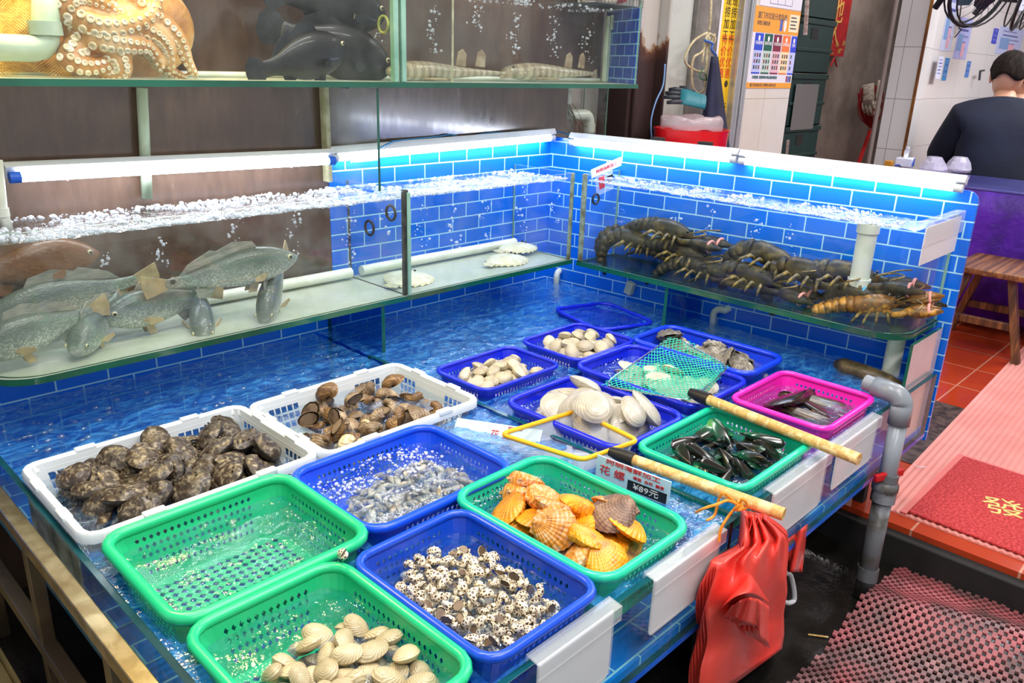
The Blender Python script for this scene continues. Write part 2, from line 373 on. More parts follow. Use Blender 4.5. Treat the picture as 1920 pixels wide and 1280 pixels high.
d2=s.n('ShaderNodeBsdfTranslucent'); s.l(col,d2.inputs[0]); mx=s.n('ShaderNodeMixShader'); mx.inputs[0].default_value=.3; s.l(d1.outputs[0],mx.inputs[1]); s.l(d2.outputs[0],mx.inputs[2]); d3=s.n('ShaderNodeBsdfTransparent'); d3.inputs[0].default_value=(.9,.97,.9,1); m3=s.n('ShaderNodeMixShader'); m3.inputs[0].default_value=.3; s.l(mx.outputs[0],m3.inputs[1]); s.l(d3.outputs[0],m3.inputs[2]); s.l(m3.outputs[0],s.out.inputs[0]); m_cream=s.m
s=NT('dark tank floor'); d1=s.bsdf(lin('#16302a'),.15); d3=s.n('ShaderNodeBsdfTransparent'); d3.inputs[0].default_value=(.75,.9,.85,1); m3=s.n('ShaderNodeMixShader'); m3.inputs[0].default_value=.55; s.l(d1.outputs[0],m3.inputs[1]); s.l(d3.outputs[0],m3.inputs[2]); s.l(m3.outputs[0],s.out.inputs[0]); m_deepg=s.m
# open display trough
tr=root('display_trough','long shallow open glass trough with blue tiled bed holding the seafood baskets','fish tank',(1.3,1.3,.6))
MB().box(.335,2.40,.6,2.06,.600,.612).build('base_slab',[pm('blue slab','#1d5fd6','#2a6fe0',scale=8,rough=.15)],tr)
MB().box(.341,2.40,.612,2.06,.6125,.630).build('tiled_bed',t_xy,tr)
MB().pane(.335,2.395,.600,.612,.6125,.800).build('front_pane',[GLD,GEB],tr,bevel=.001)
MB().pane(.328,.340,.612,2.06,.6125,.800).build('side_pane',[GLD,GEB],tr,bevel=.001)
MB().pane(1.262,1.274,.612,1.775,.6305,.800).build('divider_pane',[GL,GEB],tr,bevel=.001)
MB().pane(1.318,1.33,1.78,2.058,.6305,.934).build('support_pane',[clear('blue tinted pane',(.35,.62,.8),.6),GE],tr)
MB().pane(2.15,2.40,1.365,1.377,.6305,.934).build('support_pane',[MATS['blue tinted pane'],GE],tr)
ep=pm('white back painted glass','#c9c6c8','#b3aeb4',scale=2,rough=.12)
MB().pane(2.17,2.405,.614,.622,.58,.934).build('end_pane',[ep,GE],tr)
MB().box(.3405,.343,1.35,1.62,.66,.795).build('stain_strip',pm('limescale','#6f7f78','#c8d2c8',scale=20,detail=8,rough=.8),tr)
# mid tank along the back wall
LP=[(2.143,1.78),(.46,1.78)]+[(.46-.1*math.sin(R(a)),1.88-.1*math.cos(R(a))) for a in range(10,91,10)]+[(.36,2.055)]
mt=root('fish_tank','long glass fish tank along the back wall with swimming fish and a pale floor','fish tank',(1.2,1.9,.935))
MB.add  # (no-op)
plate([(2.15,1.772)]+[(x-(.008 if x<.46 else 0),y-.008) for x,y in LP[1:-1]]+[(.352,2.059),(2.15,2.059)],.936,.951).build('floor_plate',[m_cream,GE],mt)
sheet(LP,.951,1.253,.008).build('front_pane',[GLD,GEL],mt)
MB().pane(1.405,1.413,1.785,2.058,.951,1.25).build('divider_pane',[GLD,SIL],mt)
MB().pane(2.135,2.143,1.785,2.058,.951,1.253).build('end_pane',[GL,GEL],mt)
MB().box(1.401,1.417,1.774,1.79,.951,1.258).build('corner_seal',SIL,mt,bevel=.003)
MB().box(1.409,1.421,1.770,1.776,.951,1.25).build('glass_strip',GEL,mt,bevel=.002)
MB().box(2.128,2.138,1.773,1.784,.951,1.255).build('corner_seal',pm('grimy seal','#5c5a3e','#8fa08a',scale=25,rough=.6),mt,bevel=.003)
MB().tube([(.42,2.03,.972),(1.39,2.03,.972)],.016,10).build('bottom_pipe',pm('pvc white','#dfe2d8','#cfd3c4',scale=12,rough=.35),mt)
MB().tube([(1.43,2.03,.972),(2.12,2.03,.972)],.016,10).build('bottom_pipe',MATS['pvc white'],mt)
# right tank along the side wall
RP=[(2.148,1.738),(2.148,.74)]+[(2.248-.1*math.cos(R(a)),.74-.1*math.sin(R(a))) for a in range(10,91,10)]+[(2.408,.64)]
rt=root('lobster_tank','glass tank with a rounded corner along the tiled side wall holding dark lobsters','fish tank',(2.25,1.2,.935))
plate([(2.139,1.745)]+[(x-.009,y-(.009 if y<.7 else 0)) for x,y in RP[1:-1]]+[(2.408,.631),(rw(1.745)-.003,1.745)],.936,.951).build('floor_plate',[m_deepg,GE],rt)
sheet(RP,.951,1.253,.008).build('front_pane',[GL,GEL],rt)
MB().pane(2.153,2.345,1.735,1.743,.951,1.253).build('end_pane',[GL,GEL],rt)
MB().box(2.143,2.155,1.728,1.745,.951,1.254).build('corner_seal',MATS['grimy seal'],rt,bevel=.003)
# upper tank
ut=root('upper_tank','upper glass tank across the top with an octopus and dark fish','fish tank',(1,1.9,1.53))
plate([(-.6,1.79),(2.487,1.79),(2.62,2.058),(-.6,2.058)],1.529,1.543).build('floor_plate',[m_cream,GE],ut)
MB().pane(-.6,2.48,1.796,1.804,1.543,1.82).build('front_pane',[GL,GEL],ut)
MB().pane(1.392,1.4,1.806,2.055,1.543,1.82).build('divider_pane',[GL,GEL],ut)
MB().box(1.388,1.404,1.792,1.81,1.543,1.82).box(1.412,1.428,1.79,1.803,1.543,1.82).build('glass_strip',GEL,ut,bevel=.002)
MB().pane(1.602,1.61,1.806,2.055,1.543,1.80).build('divider_pane',[GL,pm('seal cream','#b8b595','#8f8c6c',scale=20,rough=.6)],ut)
q=[(2.478,1.806),(2.613,2.055),(2.623,2.05),(2.488,1.80)]
mb=MB(); mb.add([(x,y,1.543) for x,y in q]+[(x,y,1.80) for x,y in q],[(0,1,2,3),(7,6,5,4),(0,4,5,1),(1,5,6,2),(2,6,7,3),(3,7,4,0)])
mb.build('end_pane',t_dull,ut,smooth=0)
MB().box(-.6,2.61,2.03,2.05,1.5435,1.557).build('bottom_pipe',MATS['pvc white'],ut,bevel=.006)
MB().box(2.56,2.585,2.0,2.02,1.5435,1.78).box(2.565,2.6,1.99,2.0,1.73,1.785).build('riser_pipe',pm('greenish pvc','#bccbb4','#a7b9a0',scale=10,rough=.4),ut,bevel=.006)
# partition between the lamps and overflow chamber
pt=root('glass_partition','upright glass pane with water spots standing between tank and upper tank','glass pane',(1.345,1.93,1.24))
MB().pane(1.34,1.348,1.81,2.058,1.254,1.527).build('pane',[GLD,GE],pt)
MB().box(1.325,1.338,2.03,2.06,1.254,1.527).build('seal_strip',pm('seal cream','#b8b595'),pt)
oc=root('overflow_chamber','narrow glass overflow box with a white drain pipe behind the back corner','tank',(2.58,2.1,1.345))
MB().pane(2.47,2.73,2.11,2.116,1.30,1.528).build('pane',[GL,GEL],oc)
MB().pane(2.73,2.736,2.116,2.24,1.30,1.528).build('pane',[GL,GE],oc)
MB().pane(2.464,2.47,2.116,2.24,1.30,1.528).build('pane',[GL,GEL],oc)
pv=MB(); pv.tube([(2.53,2.17,1.527),(2.53,2.17,1.44)]+[(2.56-.03*math.cos(R(a)),2.17,1.44-.03*math.sin(R(a))) for a in (20,45,70,90)]+[(2.66,2.17,1.41)]+[(2.66+.03*math.sin(R(a)),2.17,1.38+.03*math.cos(R(a))) for a in (20,45,70,90)]+[(2.69,2.17,1.30)],.022,12)
pv.tube([(2.53,2.17,1.50),(2.53,2.17,1.455)],.026,12).tube([(2.69,2.17,1.375),(2.69,2.17,1.34)],.027,12); pv.build('drain_pipe',MATS['pvc white'],oc)
rt_=MB()
for i in range(9):
    a=(2.515+rnd.random()*.03,2.145,1.46-rnd.random()*.05); rt_.tube(spline([a,(a[0]+rnd.uniform(-.01,.06),2.14,a[2]-.05),(a[0]+rnd.uniform(.02,.15),2.138,a[2]-.07-rnd.random()*.05)],4),.0012,4)
rt_.build('algae_strands',pm('algae','#4c4a2c'),oc)

# water in them (real surfaces)
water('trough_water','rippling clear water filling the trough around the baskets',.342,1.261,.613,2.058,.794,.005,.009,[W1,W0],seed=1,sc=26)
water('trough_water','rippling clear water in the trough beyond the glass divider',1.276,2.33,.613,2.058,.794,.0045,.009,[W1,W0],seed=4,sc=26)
water('fish_tank_water','frothy water surface of the back fish tank, left chamber',.366,1.404,1.786,2.058,1.232,.006,.008,W2,seed=2,sc=40)
water('fish_tank_water','frothy water surface of the back fish tank, right chamber',1.414,2.134,1.786,2.058,1.232,.005,.008,W2,seed=5,sc=40)
water('lobster_tank_water','choppy water surface above the lobsters',2.153,2.345,.66,1.734,1.232,.005,.008,W2,seed=3,sc=40)
water('upper_tank_water','water surface of the upper tank',-.59,1.391,1.806,2.056,1.79,.004,.012,W2,seed=6,sc=30)
water('upper_tank_water','water surface of the upper tank above the small sharks',1.402,2.47,1.806,2.056,1.785,.004,.012,W2,seed=7,sc=30)

# ------------------------------------------------------------------ lamps
m_tube=emit('lamp tube','#eef4ff',34); m_hous=pm('white lamp housing','#d9dde4','#cfd4dc',scale=3,rough=.35); m_cap=pm('blue lamp cap','#1a5fd0',rough=.4); m_frost=film('frosted diffuser','#eef2fa',.35)
def lamp(name_label,a,b,off,cap=None):
    a=Vector(a); b=Vector(b); o=root('tube_lamp',name_label,'lamp',tuple(a)); d=(b-a).normalized(); off=Vector(off)
    MB().tube([a,b],.0105,12).build('glowing_tube',m_tube,o)
    c=[a+off-d*.025,b+off+d*.025]; up=Vector((0,0,1)); w=off.normalized().cross(d).normalized()
    mb=MB(); rings=[]
    n=off.normalized()
    for p in c: rings.append([p+w*x+n*y for x,y in ((-.017,-.012),(-.013,.010),(.013,.010),(.017,-.012))])
    mb.loft(rings); mb.build('housing',m_hous,o,bevel=.002)
    for p,q in ((a,a-d*.022),(b,b+d*.022)): MB().tube([p,q],.0125,10).build('end_cap',m_cap if cap else m_hous,o)
    for t in (.12,.85):
        p=a+(b-a)*t; MB().tube([p+.0125*(math.cos(R(q))*n+math.sin(R(q))*w) for q in range(-130,131,20)],.0016,5).build('clip',m_hous,o)
    return o
lamp('white tube lamp with blue end caps in front of the dark panel',(.52,2.0,1.331),(1.305,2.0,1.320),(0,.022,.016),True)
lamp('white tube lamp on the tiled back wall rim next to the corner',(1.36,2.035,1.322),(2.295,2.035,1.342),(0,.006,.022))
lamp('white tube lamp on the side wall rim nearest the tank corner',(rw(1.93)-.018,1.93,1.334),(rw(1.31)-.018,1.315,1.334),(.008,0,.022))
lamp('white tube lamp on the side wall rim at its open end',(rw(1.26)-.018,1.262,1.332),(rw(.66)-.018,.66,1.322),(.008,0,.022))
# room lamps, and a fill light added for the alley
def area(name,loc,size,power,color,rot=(0,0,0),sy=None):
    l=bpy.data.lights.new(name,'AREA'); l.shape='RECTANGLE'; l.size=size; l.size_y=sy or size; l.energy=power; l.color=color
    o=bpy.data.objects.new(name,l); COL.objects.link(o); o.location=loc; o.rotation_euler=rot; return o
area('ceiling_light',(.9,1.05,2.95),1.6,33,(1,.97,.93),sy=.2)
area('ceiling_light',(1.5,-.1,2.95),1.6,35,(1,.97,.94),sy=.2)
area('ceiling_light',(.2,-.7,2.95),1.6,34,(1,.97,.95),sy=.2)
area('ceiling_light',(5.6,.4,2.95),1.8,75,(.93,.94,1),sy=.6)
area('ceiling_light',(3.3,1.0,2.95),.5,22,(1,.95,.9),sy=1.2)
area('alley_fill',(5.6,2.3,2.9),.5,12,(1,.93,.9),sy=.3)  # fill light added to lift the dark alley, no known lamp there
area('tank_light',(.55,1.93,2.2),.5,16,(1,.72,.3),sy=.2)
w=bpy.data.worlds.new('world'); S.world=w; w.use_nodes=True; w.node_tree.nodes['Background'].inputs[0].default_value=(.92,.95,1,1); w.node_tree.nodes['Background'].inputs[1].default_value=.62
vs=S.view_settings; vs.view_transform='Standard'; vs.look='None'; vs.gamma=1; vs.use_curve_mapping=False; vs.exposure=.14
S.cycles.transparent_max_bounces=48; S.cycles.max_bounces=7; S.cycles.diffuse_bounces=3; S.cycles.glossy_bounces=3; S.cycles.sample_clamp_indirect=4; S.cycles.caustics_reflective=False; S.cycles.caustics_refractive=False
# ------------------------------------------------------------------ plastics
def plastic(n,c,rough=.28): return pm(n,c,rough=rough,spec=.6)
P_BLUE=plastic('blue plastic','#1440e6'); P_DBLUE=plastic('royal blue plastic','#1226d8'); P_BLUE2=plastic('bright blue plastic','#1052ee'); P_NAVY=plastic('deep blue plastic','#0e4ccf')
P_GREEN=plastic('green plastic','#1fc884'); P_TEAL=plastic('teal plastic','#14c79c'); P_PINK=plastic('pink plastic','#f222b4'); P_WHITE=plastic('white plastic','#dfe6e8',.4)
def rring(w,d,r,n):
    """n points evenly round a rounded rectangle, with the side (0-3) each is on and how far along"""
    L=[w-2*r,PI*r/2,d-2*r,PI*r/2]*2; tot=sum(L); o=[]
    for i in range(n):
        s=tot*i/n; k=0
        while s>L[k]: s-=L[k]; k+=1
        f=s/L[k] if L[k]>0 else 0
        if k==0: p=(-w/2+r+s,-d/2)
        elif k==2: p=(w/2,-d/2+r+s)
        elif k==4: p=(w/2-r-s,d/2)
        elif k==6: p=(-w/2,d/2-r-s)
        else:
            c=[(w/2-r,-d/2+r,-90),(w/2-r,d/2-r,0),(-w/2+r,d/2-r,90),(-w/2+r,-d/2+r,180)][k//2]; a=R(c[2]+90*f); p=(c[0]+r*math.cos(a),c[1]+r*math.sin(a))
        o.append((p,k,f))
    return o
def holes(mb,cells,kind,fill=.62):
    for q,h in cells:
        q=[Vector(p) for p in q]
        if not h: mb.add(q,[(0,1,2,3)]); continue
        c=sum(q,Vector())/4
        if h=='d':
            inn=[c+((q[i]+q[(i+1)%4])/2-c)*fill for i in range(4)]
            f=[(i,(i+1)%4,4+i) for i in range(4)]+[((i+1)%4,4+(i+1)%4,4+i) for i in range(4)]
        else:
            inn=[c+(p-c)*fill for p in q]; f=[(i,(i+1)%4,4+(i+1)%4,4+i) for i in range(4)]
        mb.add(q+inn,f)
def basket(label,x0,x1,y0,y1,zt,zb,mat,rim=.007,r=.035,taper=.022,kind='d',cell=.0125,fill=.66,rot=0,name='basket',group=None,floor_kind=None,crate=False,tiltx=0,tilty=0):
    w,d,h=x1-x0,y1-y0,zt-zb; o=thing(name,label,'crate' if crate else 'basket',((x0+x1)/2,(y0+y1)/2,zb),(tiltx,tilty,rot),group)
    n=int((2*(w+d)-8*r+2*PI*r)/cell); nv=max(5,int(h/(cell*1.15))); mb=MB(); cells=[]; rings=[]
    for j in range(nv+1):
        t=taper*j/nv; rings.append([((p[0],p[1],h*(1-j/nv)),k,f) for p,k,f in rring(w-2*t,d-2*t,max(r-t*.5,.006),n)])
    for j in range(nv):
        for i in range(n):
            a,b=rings[j][i],rings[j][(i+1)%n]; hole=None
            if 1<=j<nv-1 or (kind=='s' and 1<=j<nv):
                if kind=='d': hole='d' if a[1]%2==0 and .06<a[2]<.94 else None
                elif kind=='s': hole='r' if a[1]%2==0 else None
                elif kind=='g': hole='r' if a[1]%2==0 and (.05<a[2]<.3 or .70<a[2]<.95) else None
            cells.append(([a[0],b[0],rings[j+1][(i+1)%n][0],rings[j+1][i][0]],hole))
    holes(mb,cells,kind,fill if kind!='s' else .55)
    mb.build('wall',mat,o,smooth=0,sol=.0022)
    fb=MB(); bw,bd,br=w-2*taper,d-2*taper,max(r-taper*.5,.006); nx,ny=max(4,int(bw/(cell*1.25))),max(4,int(bd/(cell*1.25)))
    def fp(i,j):
        x=-bw/2+bw*i/nx; y=-bd/2+bd*j/ny; cx,cy=bw/2-br,bd/2-br; dx,dy=abs(x)-cx,abs(y)-cy
        if dx>0 and dy>0:
            L=math.hypot(dx,dy)
            if L>br: x=math.copysign(cx+dx*br/L,x); y=math.copysign(cy+dy*br/L,y)
        return (x,y,.0)
    fc=[]
    for i in range(nx):
        for j in range(ny):
            hole=('d' if kind=='d' else 'r') if 0<i<nx-1 and 0<j<ny-1 else None
            fc.append(([fp(i,j),fp(i+1,j),fp(i+1,j+1),fp(i,j+1)],hole))
    holes(fb,fc,kind,.86 if kind=='d' else fill); fb.build('floor_grid',mat,o,smooth=0,sol=.0022,noff=1)
    rm=MB()
    if crate:
        prof=[(-.003,-.014),(.0,.0),(.004,.003),(.012,.003),(.015,-.002),(.015,-.016),(.012,-.016),(.011,-.004),(.002,-.005),(.0,-.014)]
        N=96; rr=[[q for q in rring(w+2*u,d+2*u,r+max(u,-r*.5),N)] for u,_ in prof]
        rm.loft([[ (rr[k][i][0][0],rr[k][i][0][1],h+prof[k][1]) for k in range(len(prof))] for i in list(range(N))+[0]],False,False)
        o2=rm.build('rim',mat,o,smooth=50)
        for sx,sy,l in ((-.25,-1,'x'),(.25,-1,'x'),(-.25,1,'x'),(.25,1,'x'),(-1,-.22,'y'),(-1,.22,'y'),(1,-.22,'y'),(1,.22,'y')):
            cx,cy=sx*w*(1 if l=='x' else .5),sy*d*(.5 if l=='x' else 1)
            if l=='x': cy+=.008*sy
            else: cx+=.008*sx
            a,b=(.02,.009) if l=='x' else (.009,.02)
            MB().box(cx-a,cx+a,cy-b,cy+b,h-.004,h+.0065).build('stacking_tab',mat,o,bevel=.002)
    else:
        path=[(p[0],p[1],h) for p,_,_ in rring(w+rim*.4,d+rim*.4,r,72)]
        rm.tube(path,rim,8,closed=True); rm.build('rim',mat,o,smooth=60)
    return o
BZ=.648
W_CR='white plastic crate'
basket('white plastic crate of dark abalones beside the left glass side',.352,.79,1.312,1.632,.826,.725,P_WHITE,r=.02,taper=.012,kind='g',cell=.0165,fill=.8,name='crate',crate=True)
basket('white plastic crate of whelks and mixed shells against the glass divider',.818,1.235,1.30,1.612,.826,.725,P_WHITE,r=.02,taper=.012,kind='g',cell=.0165,fill=.8,name='crate',crate=True)
basket('bright blue basket of small grey shellfish in bubbling water',.708,1.058,.993,1.272,.822,.725,P_BLUE2,rim=.009,r=.045)
basket('green basket holding only bubbling water, beside the left glass side',.362,.695,.985,1.277,.826,.72,P_GREEN,rim=.0105,r=.04)
basket('green basket of smooth beige clams at the front corner',.36,.612,.63,.966,.824,.725,P_GREEN,rim=.009,r=.04)
basket('dark blue basket heaped with small spotted snails at the front glass',.630,.868,.622,.945,.826,.718,P_NAVY,rim=.008,r=.035)
basket('teal basket of orange scallops at the front glass',.888,1.14,.628,.99,.824,.705,P_TEAL,rim=.009,r=.045)
basket('blue basket of large white clams under the yellow framed net',1.29,1.553,.905,1.25,.818,.735,P_DBLUE,rim=.008,r=.04)
basket('slotted blue basket of beige clams beside the glass divider',1.297,1.585,1.325,1.525,.82,.745,P_DBLUE,rim=.006,r=.035,kind='s',cell=.0115)
basket('slotted blue basket of rounder beige clams, farther one of the clam pair',1.642,1.915,1.312,1.535,.82,.745,P_DBLUE,rim=.006,r=.035,kind='s',cell=.0115)
basket('empty slotted blue basket sunk tilted in the water near the corner',1.965,2.20,1.44,1.70,.803,.70,P_DBLUE,rim=.006,r=.04,kind='s',cell=.0115,rot=R(-14),tilty=R(2))
basket('blue basket of pale flat clams under the green net',1.607,1.875,.915,1.295,.82,.735,P_DBLUE,rim=.008,r=.04)
basket('plain blue basket of oysters beside the side wall',1.90,2.105,.93,1.318,.825,.74,P_BLUE,rim=.009,r=.04,kind='n')
basket('green basket of dark green mussels at the front glass',1.322,1.638,.628,.878,.824,.715,P_TEAL,rim=.009,r=.03)
basket('bright pink basket of long dark pen shells',1.715,2.0,.632,.876,.826,.70,P_PINK,rim=.008,r=.03)
# ------------------------------------------------------------------ shells
def valve(mb,a,b,h,sg,umbo=-.3,nr=7,nt=22,pw=2.2,pz=.7,ribs=0,rib=0,out=None,mi=0,z0=0,rough=0,seed=0):
    rings=[]
    for i in range(nr+1):
        p=i/nr; ring=[]
        for j in range(nt):
            t=2*PI*j/nt
            ox,oy=out(t) if out else (math.cos(t),math.sin(t)*(1+.1*math.cos(t)))
            sc=1+(rib*.6*math.cos(ribs*t) if ribs else 0)
            x=a*(umbo*(1-p)+ox*p*sc); y=b*oy*p*sc
            z=h*(max(1-p**pw,0))**pz
            if ribs: z+=rib*a*math.cos(ribs*t)*p*(1-p*.3)*.8
            if rough: z+=rough*noise.noise((x*60+seed,y*60,seed)); x+=rough*.8*noise.noise((y*70,seed,x*70)); 
            ring.append((x,y,z0+sg*z))
        rings.append(ring if p>0 else [(a*umbo,0,z0+sg*h)]*nt)
    if sg<0: rings=[r[::-1] for r in rings]
    vs=[rings[0][0]]; fs=[]; mi0=len(mb.f)
    for r in rings[1:]: vs+=r
    for j in range(nt): fs.append((0,1+j,1+(j+1)%nt))
    for i in range(nr-1):
        for j in range(nt):
            q=1+i*nt; fs.append((q+j,q+nt+j,q+nt+(j+1)%nt,q+(j+1)%nt))
    mb.add(vs,fs,mi)
def shellmat(name,c1,c2,c3,cx,rings=60,mott=14,rough=.35,bump=.5,radial=False,vary=.3,k=.5):
    """growth lines round the hinge plus mottling"""
    s=NT(name); c=s.n('ShaderNodeTexCoord'); mp=s.n('ShaderNodeMapping'); s.l(c.outputs['Object'],mp.inputs[0]); mp.inputs['Location'].default_value=(-cx,0,0)
    w=s.n('ShaderNodeTexWave',wave_type='RINGS'); w.rings_direction='Z'; s.l(mp.outputs[0],w.inputs[0]); w.inputs['Scale'].default_value=rings*1.6; w.inputs['Distortion'].default_value=2.5; w.inputs['Detail'].default_value=3; w.inputs['Detail Scale'].default_value=1.4
    oi=s.n('ShaderNodeObjectInfo'); ad=s.n('ShaderNodeVectorMath',operation='ADD'); s.l(c.outputs['Object'],ad.inputs[0]); s.l(s.math('MULTIPLY',oi.outputs['Random'],9.3),ad.inputs[1])
    n=s.noise(ad.outputs[0],mott,6,.6)
    f=s.math('ADD',s.math('MULTIPLY',w.outputs['Fac'],k),s.math('MULTIPLY',n,1-k*.6))
    col=s.ramp(f,[(.3,lin(c1)),(.52,lin(c2)),(.78,lin(c3))])
    hs=s.n('ShaderNodeHueSaturation'); s.l(col,hs.inputs['Color']); s.l(s.math('MULTIPLY_ADD',oi.outputs['Random'],vary,1-vary*.5),hs.inputs['Value'])
    s.bsdf(hs.outputs[0],rough,0,s.bump(s.math('ADD',s.math('MULTIPLY',w.outputs['Fac'],k*1.6),s.math('MULTIPLY',n,.7)),bump,.0015),.5,.15); return s.m
class Heap:
    def __init__(s,x0,x1,y0,y1,z,res=.005): s.x0,s.y0,s.res=x0,y0,res; s.nx=int((x1-x0)/res)+1; s.ny=int((y1-y0)/res)+1; s.h=[[z]*s.ny for _ in range(s.nx)]; s.b=(x0,x1,y0,y1)
    def at(s,x,y):
        i=min(max(int((x-s.x0)/s.res),0),s.nx-1); j=min(max(int((y-s.y0)/s.res),0),s.ny-1); return s.h[i][j]
    def put(s,r,hh,region,tries=30,core=.6,pull=.15):
        best=None
        for _ in range(tries):
            x,y,c=region()
            if not(s.b[0]+r*.8<x<s.b[1]-r*.8 and s.b[2]+r*.8<y<s.b[3]-r*.8): continue
            z=max(s.at(x+r*core*math.cos(a),y+r*core*math.sin(a)) for a in (0,1.05,2.1,3.14,4.2,5.2)); z=max(z,s.at(x,y)); sc=z+c*pull
            if best is None or sc<best[0]: best=(sc,x,y,z)
        if best is None: return None
        _,x,y,z=best
        gx=(s.at(x+r,y)-s.at(x-r,y))/(2*r); gy=(s.at(x,y+r)-s.at(x,y-r))/(2*r)
        k=int(r/s.res)+1; ci,cj=int((x-s.x0)/s.res),int((y-s.y0)/s.res)
        for i in range(max(ci-k,0),min(ci+k+1,s.nx)):
            for j in range(max(cj-k,0),min(cj+k+1,s.ny)):
                q=((s.x0+i*s.res-x)**2+(s.y0+j*s.res-y)**2)/(r*r)
                if q<1: s.h[i][j]=max(s.h[i][j],z+hh*math.sqrt(1-q)*.92)
        return x,y,z,gx,gy
def ell(cx,cy,a,b,ang=0):
    def f():
        t=rnd.random()*2*PI; q=math.sqrt(rnd.random()); u,v=a*q*math.cos(t),b*q*math.sin(t); c,s_=math.cos(ang),math.sin(ang)
        return cx+u*c-v*s_,cy+u*s_+v*c,q*q*.06
    return f
def heap(name,meshes,n,rect,z,r,hh,region,label,cat,group,tilt=.25,core=.6,scv=(.85,1.1),roll=None,lift=.5,pull=.15):
    H=Heap(*rect,z); out=[]
    for i in range(n):
        sc=rnd.uniform(*scv); g=H.put(r*sc,hh*sc,region,core=core,pull=pull)
        if not g: continue
        x,y,zz,gx,gy=g; gx=max(-.7,min(.7,gx)); gy=max(-.7,min(.7,gy))
        nrm=Vector((-gx+rnd.gauss(0,tilt),-gy+rnd.gauss(0,tilt),1)).normalized()
        q=nrm.to_track_quat('Z','Y').to_matrix().to_4x4()@Matrix.Rotation(rnd.random()*2*PI,4,'Z')
        if roll: q=q@Matrix.Rotation(roll(),4,'X')
        me=rnd.choice(meshes); out.append(inst(name,me,(x,y,zz+hh*sc*lift),q.to_euler(),label,cat,group,sc))
    return out
# beige clams (three look-alike heaps of their own)
def clam(n,a,b,h,mat,umbo=-.35,**k):
    mb=MB(); valve(mb,a,b,h,1,umbo,**k); valve(mb,a,b,h,-1,umbo,**k); return mb.mesh(n,mat,180)
m_clam=shellmat('beige clam shell','#a5946f','#bdac86','#d3c6a2',-.008,70,30,vary=.28,k=.3)
mc=[clam('clam',.024,.0185,.0115,m_clam),clam('clam',.0235,.017,.0125,m_clam,umbo=-.45),clam('clam',.025,.018,.0105,m_clam,umbo=-.2)]
heap('clam',mc,104,(.385,.60,.645,.945),.738,.0215,.0225,ell(.50,.74,.11,.14),'smooth beige clam heaped in the front green basket','clam','clams in the front green basket',.35)
m_clam2=shellmat('grey beige clam shell','#9c8e72','#c0b394','#dcd2b8',-.008,60,30,vary=.35,k=.3)
mc2=[clam('clam',.026,.021,.012,m_clam2),clam('clam',.025,.019,.0125,m_clam2,umbo=-.45)]
heap('clam',mc2,66,(1.317,1.565,1.343,1.508),.754,.0225,.023,ell(1.445,1.42,.125,.09),'grey beige clam in the slotted basket beside the glass divider','clam','clams in the slotted basket beside the divider',.2)
mc3=[clam('clam',.027,.0225,.014,m_clam2),clam('clam',.026,.021,.014,m_clam2,umbo=-.45)]
heap('clam',mc3,66,(1.662,1.898,1.33,1.518),.754,.0235,.0255,ell(1.785,1.42,.125,.09),'round beige clam in the farther slotted basket','clam','clams in the farther slotted basket',.2)
m_wclam=shellmat('white clam shell','#948c7a','#b8b1a1','#cfc9bb',-.016,34,14,vary=.12,bump=.35,k=.2)
mw=[clam('large_clam',.05,.043,.017,m_wclam,nt=30,nr=9),clam('large_clam',.048,.04,.019,m_wclam,umbo=-.45,nt=30,nr=9)]
heap('large_clam',mw,30,(1.317,1.527,.93,1.225),.745,.042,.034,ell(1.43,1.06,.115,.155),'large white clam in the blue basket under the yellow net','clam','large white clams in the blue basket',.3)
m_fclam=shellmat('flat clam shell','#a59d86','#c9c3aa','#e0dcc6',-.014,30,18,vary=.25,k=.2)
mf=[clam('flat_clam',.042,.034,.010,m_fclam,nt=26),clam('flat_clam',.04,.031,.011,m_fclam,umbo=-.45,nt=26)]
heap('flat_clam',mf,44,(1.632,1.85,.94,1.27),.745,.036,.021,ell(1.735,1.06,.10,.15),'pale flat clam in the blue basket under the green net','clam','flat clams under the green net',.25)
# scallops
def fan(t): return math.cos(t),math.sin(t)*(1-.18*max(0,-math.cos(t))**2)
def scallop(n,a,h,mat):
    mb=MB()
    for sg in (1,-1): valve(mb,a,a*.98,h,sg,-.9,nr=8,nt=88,pw=1.7,pz=.62,ribs=22,rib=.03,out=fan)
    for s_ in (1,-1): mb.prism([(-a*.98,0),(-a*.62,s_*a*.58),(-a*.98,s_*a*.5)],.005)
    return mb.mesh(n,mat,60)
m_sca=shellmat('orange scallop shell','#b8600c','#ef9712','#f9b738',-.036,34,40,rough=.3,vary=.3,k=.12)
m_scb=shellmat('brown scallop shell','#4d352c','#7a5a4a','#a98c78',-.036,34,50,vary=.2,k=.15)
m_scc=shellmat('barnacled scallop shell','#8d4f10','#e2902a','#dcd2c4',-.036,26,60,vary=.3,k=.1)
sa,sb,sc_=scallop('scallop',.041,.015,m_sca),scallop('scallop',.044,.015,m_scb),scallop('scallop',.041,.016,m_scc)
hs=heap('scallop',[sa,sa,sa,sa,sc_],42,(.912,1.116,.65,.965),.735,.036,.028,ell(.995,.79,.095,.15),'orange ribbed scallop in the teal basket','scallop','orange scallops in the teal basket',.3,scv=(.9,1.1))
o=inst('scallop',sb,tuple(P(1150,962,z=.842)),(R(-14),R(20),R(150)),'dark brown ribbed scallop among the orange scallops','scallop')
m_lipd=pm('shell mouth','#5d4a38','#8a745a',scale=40,rough=.5)
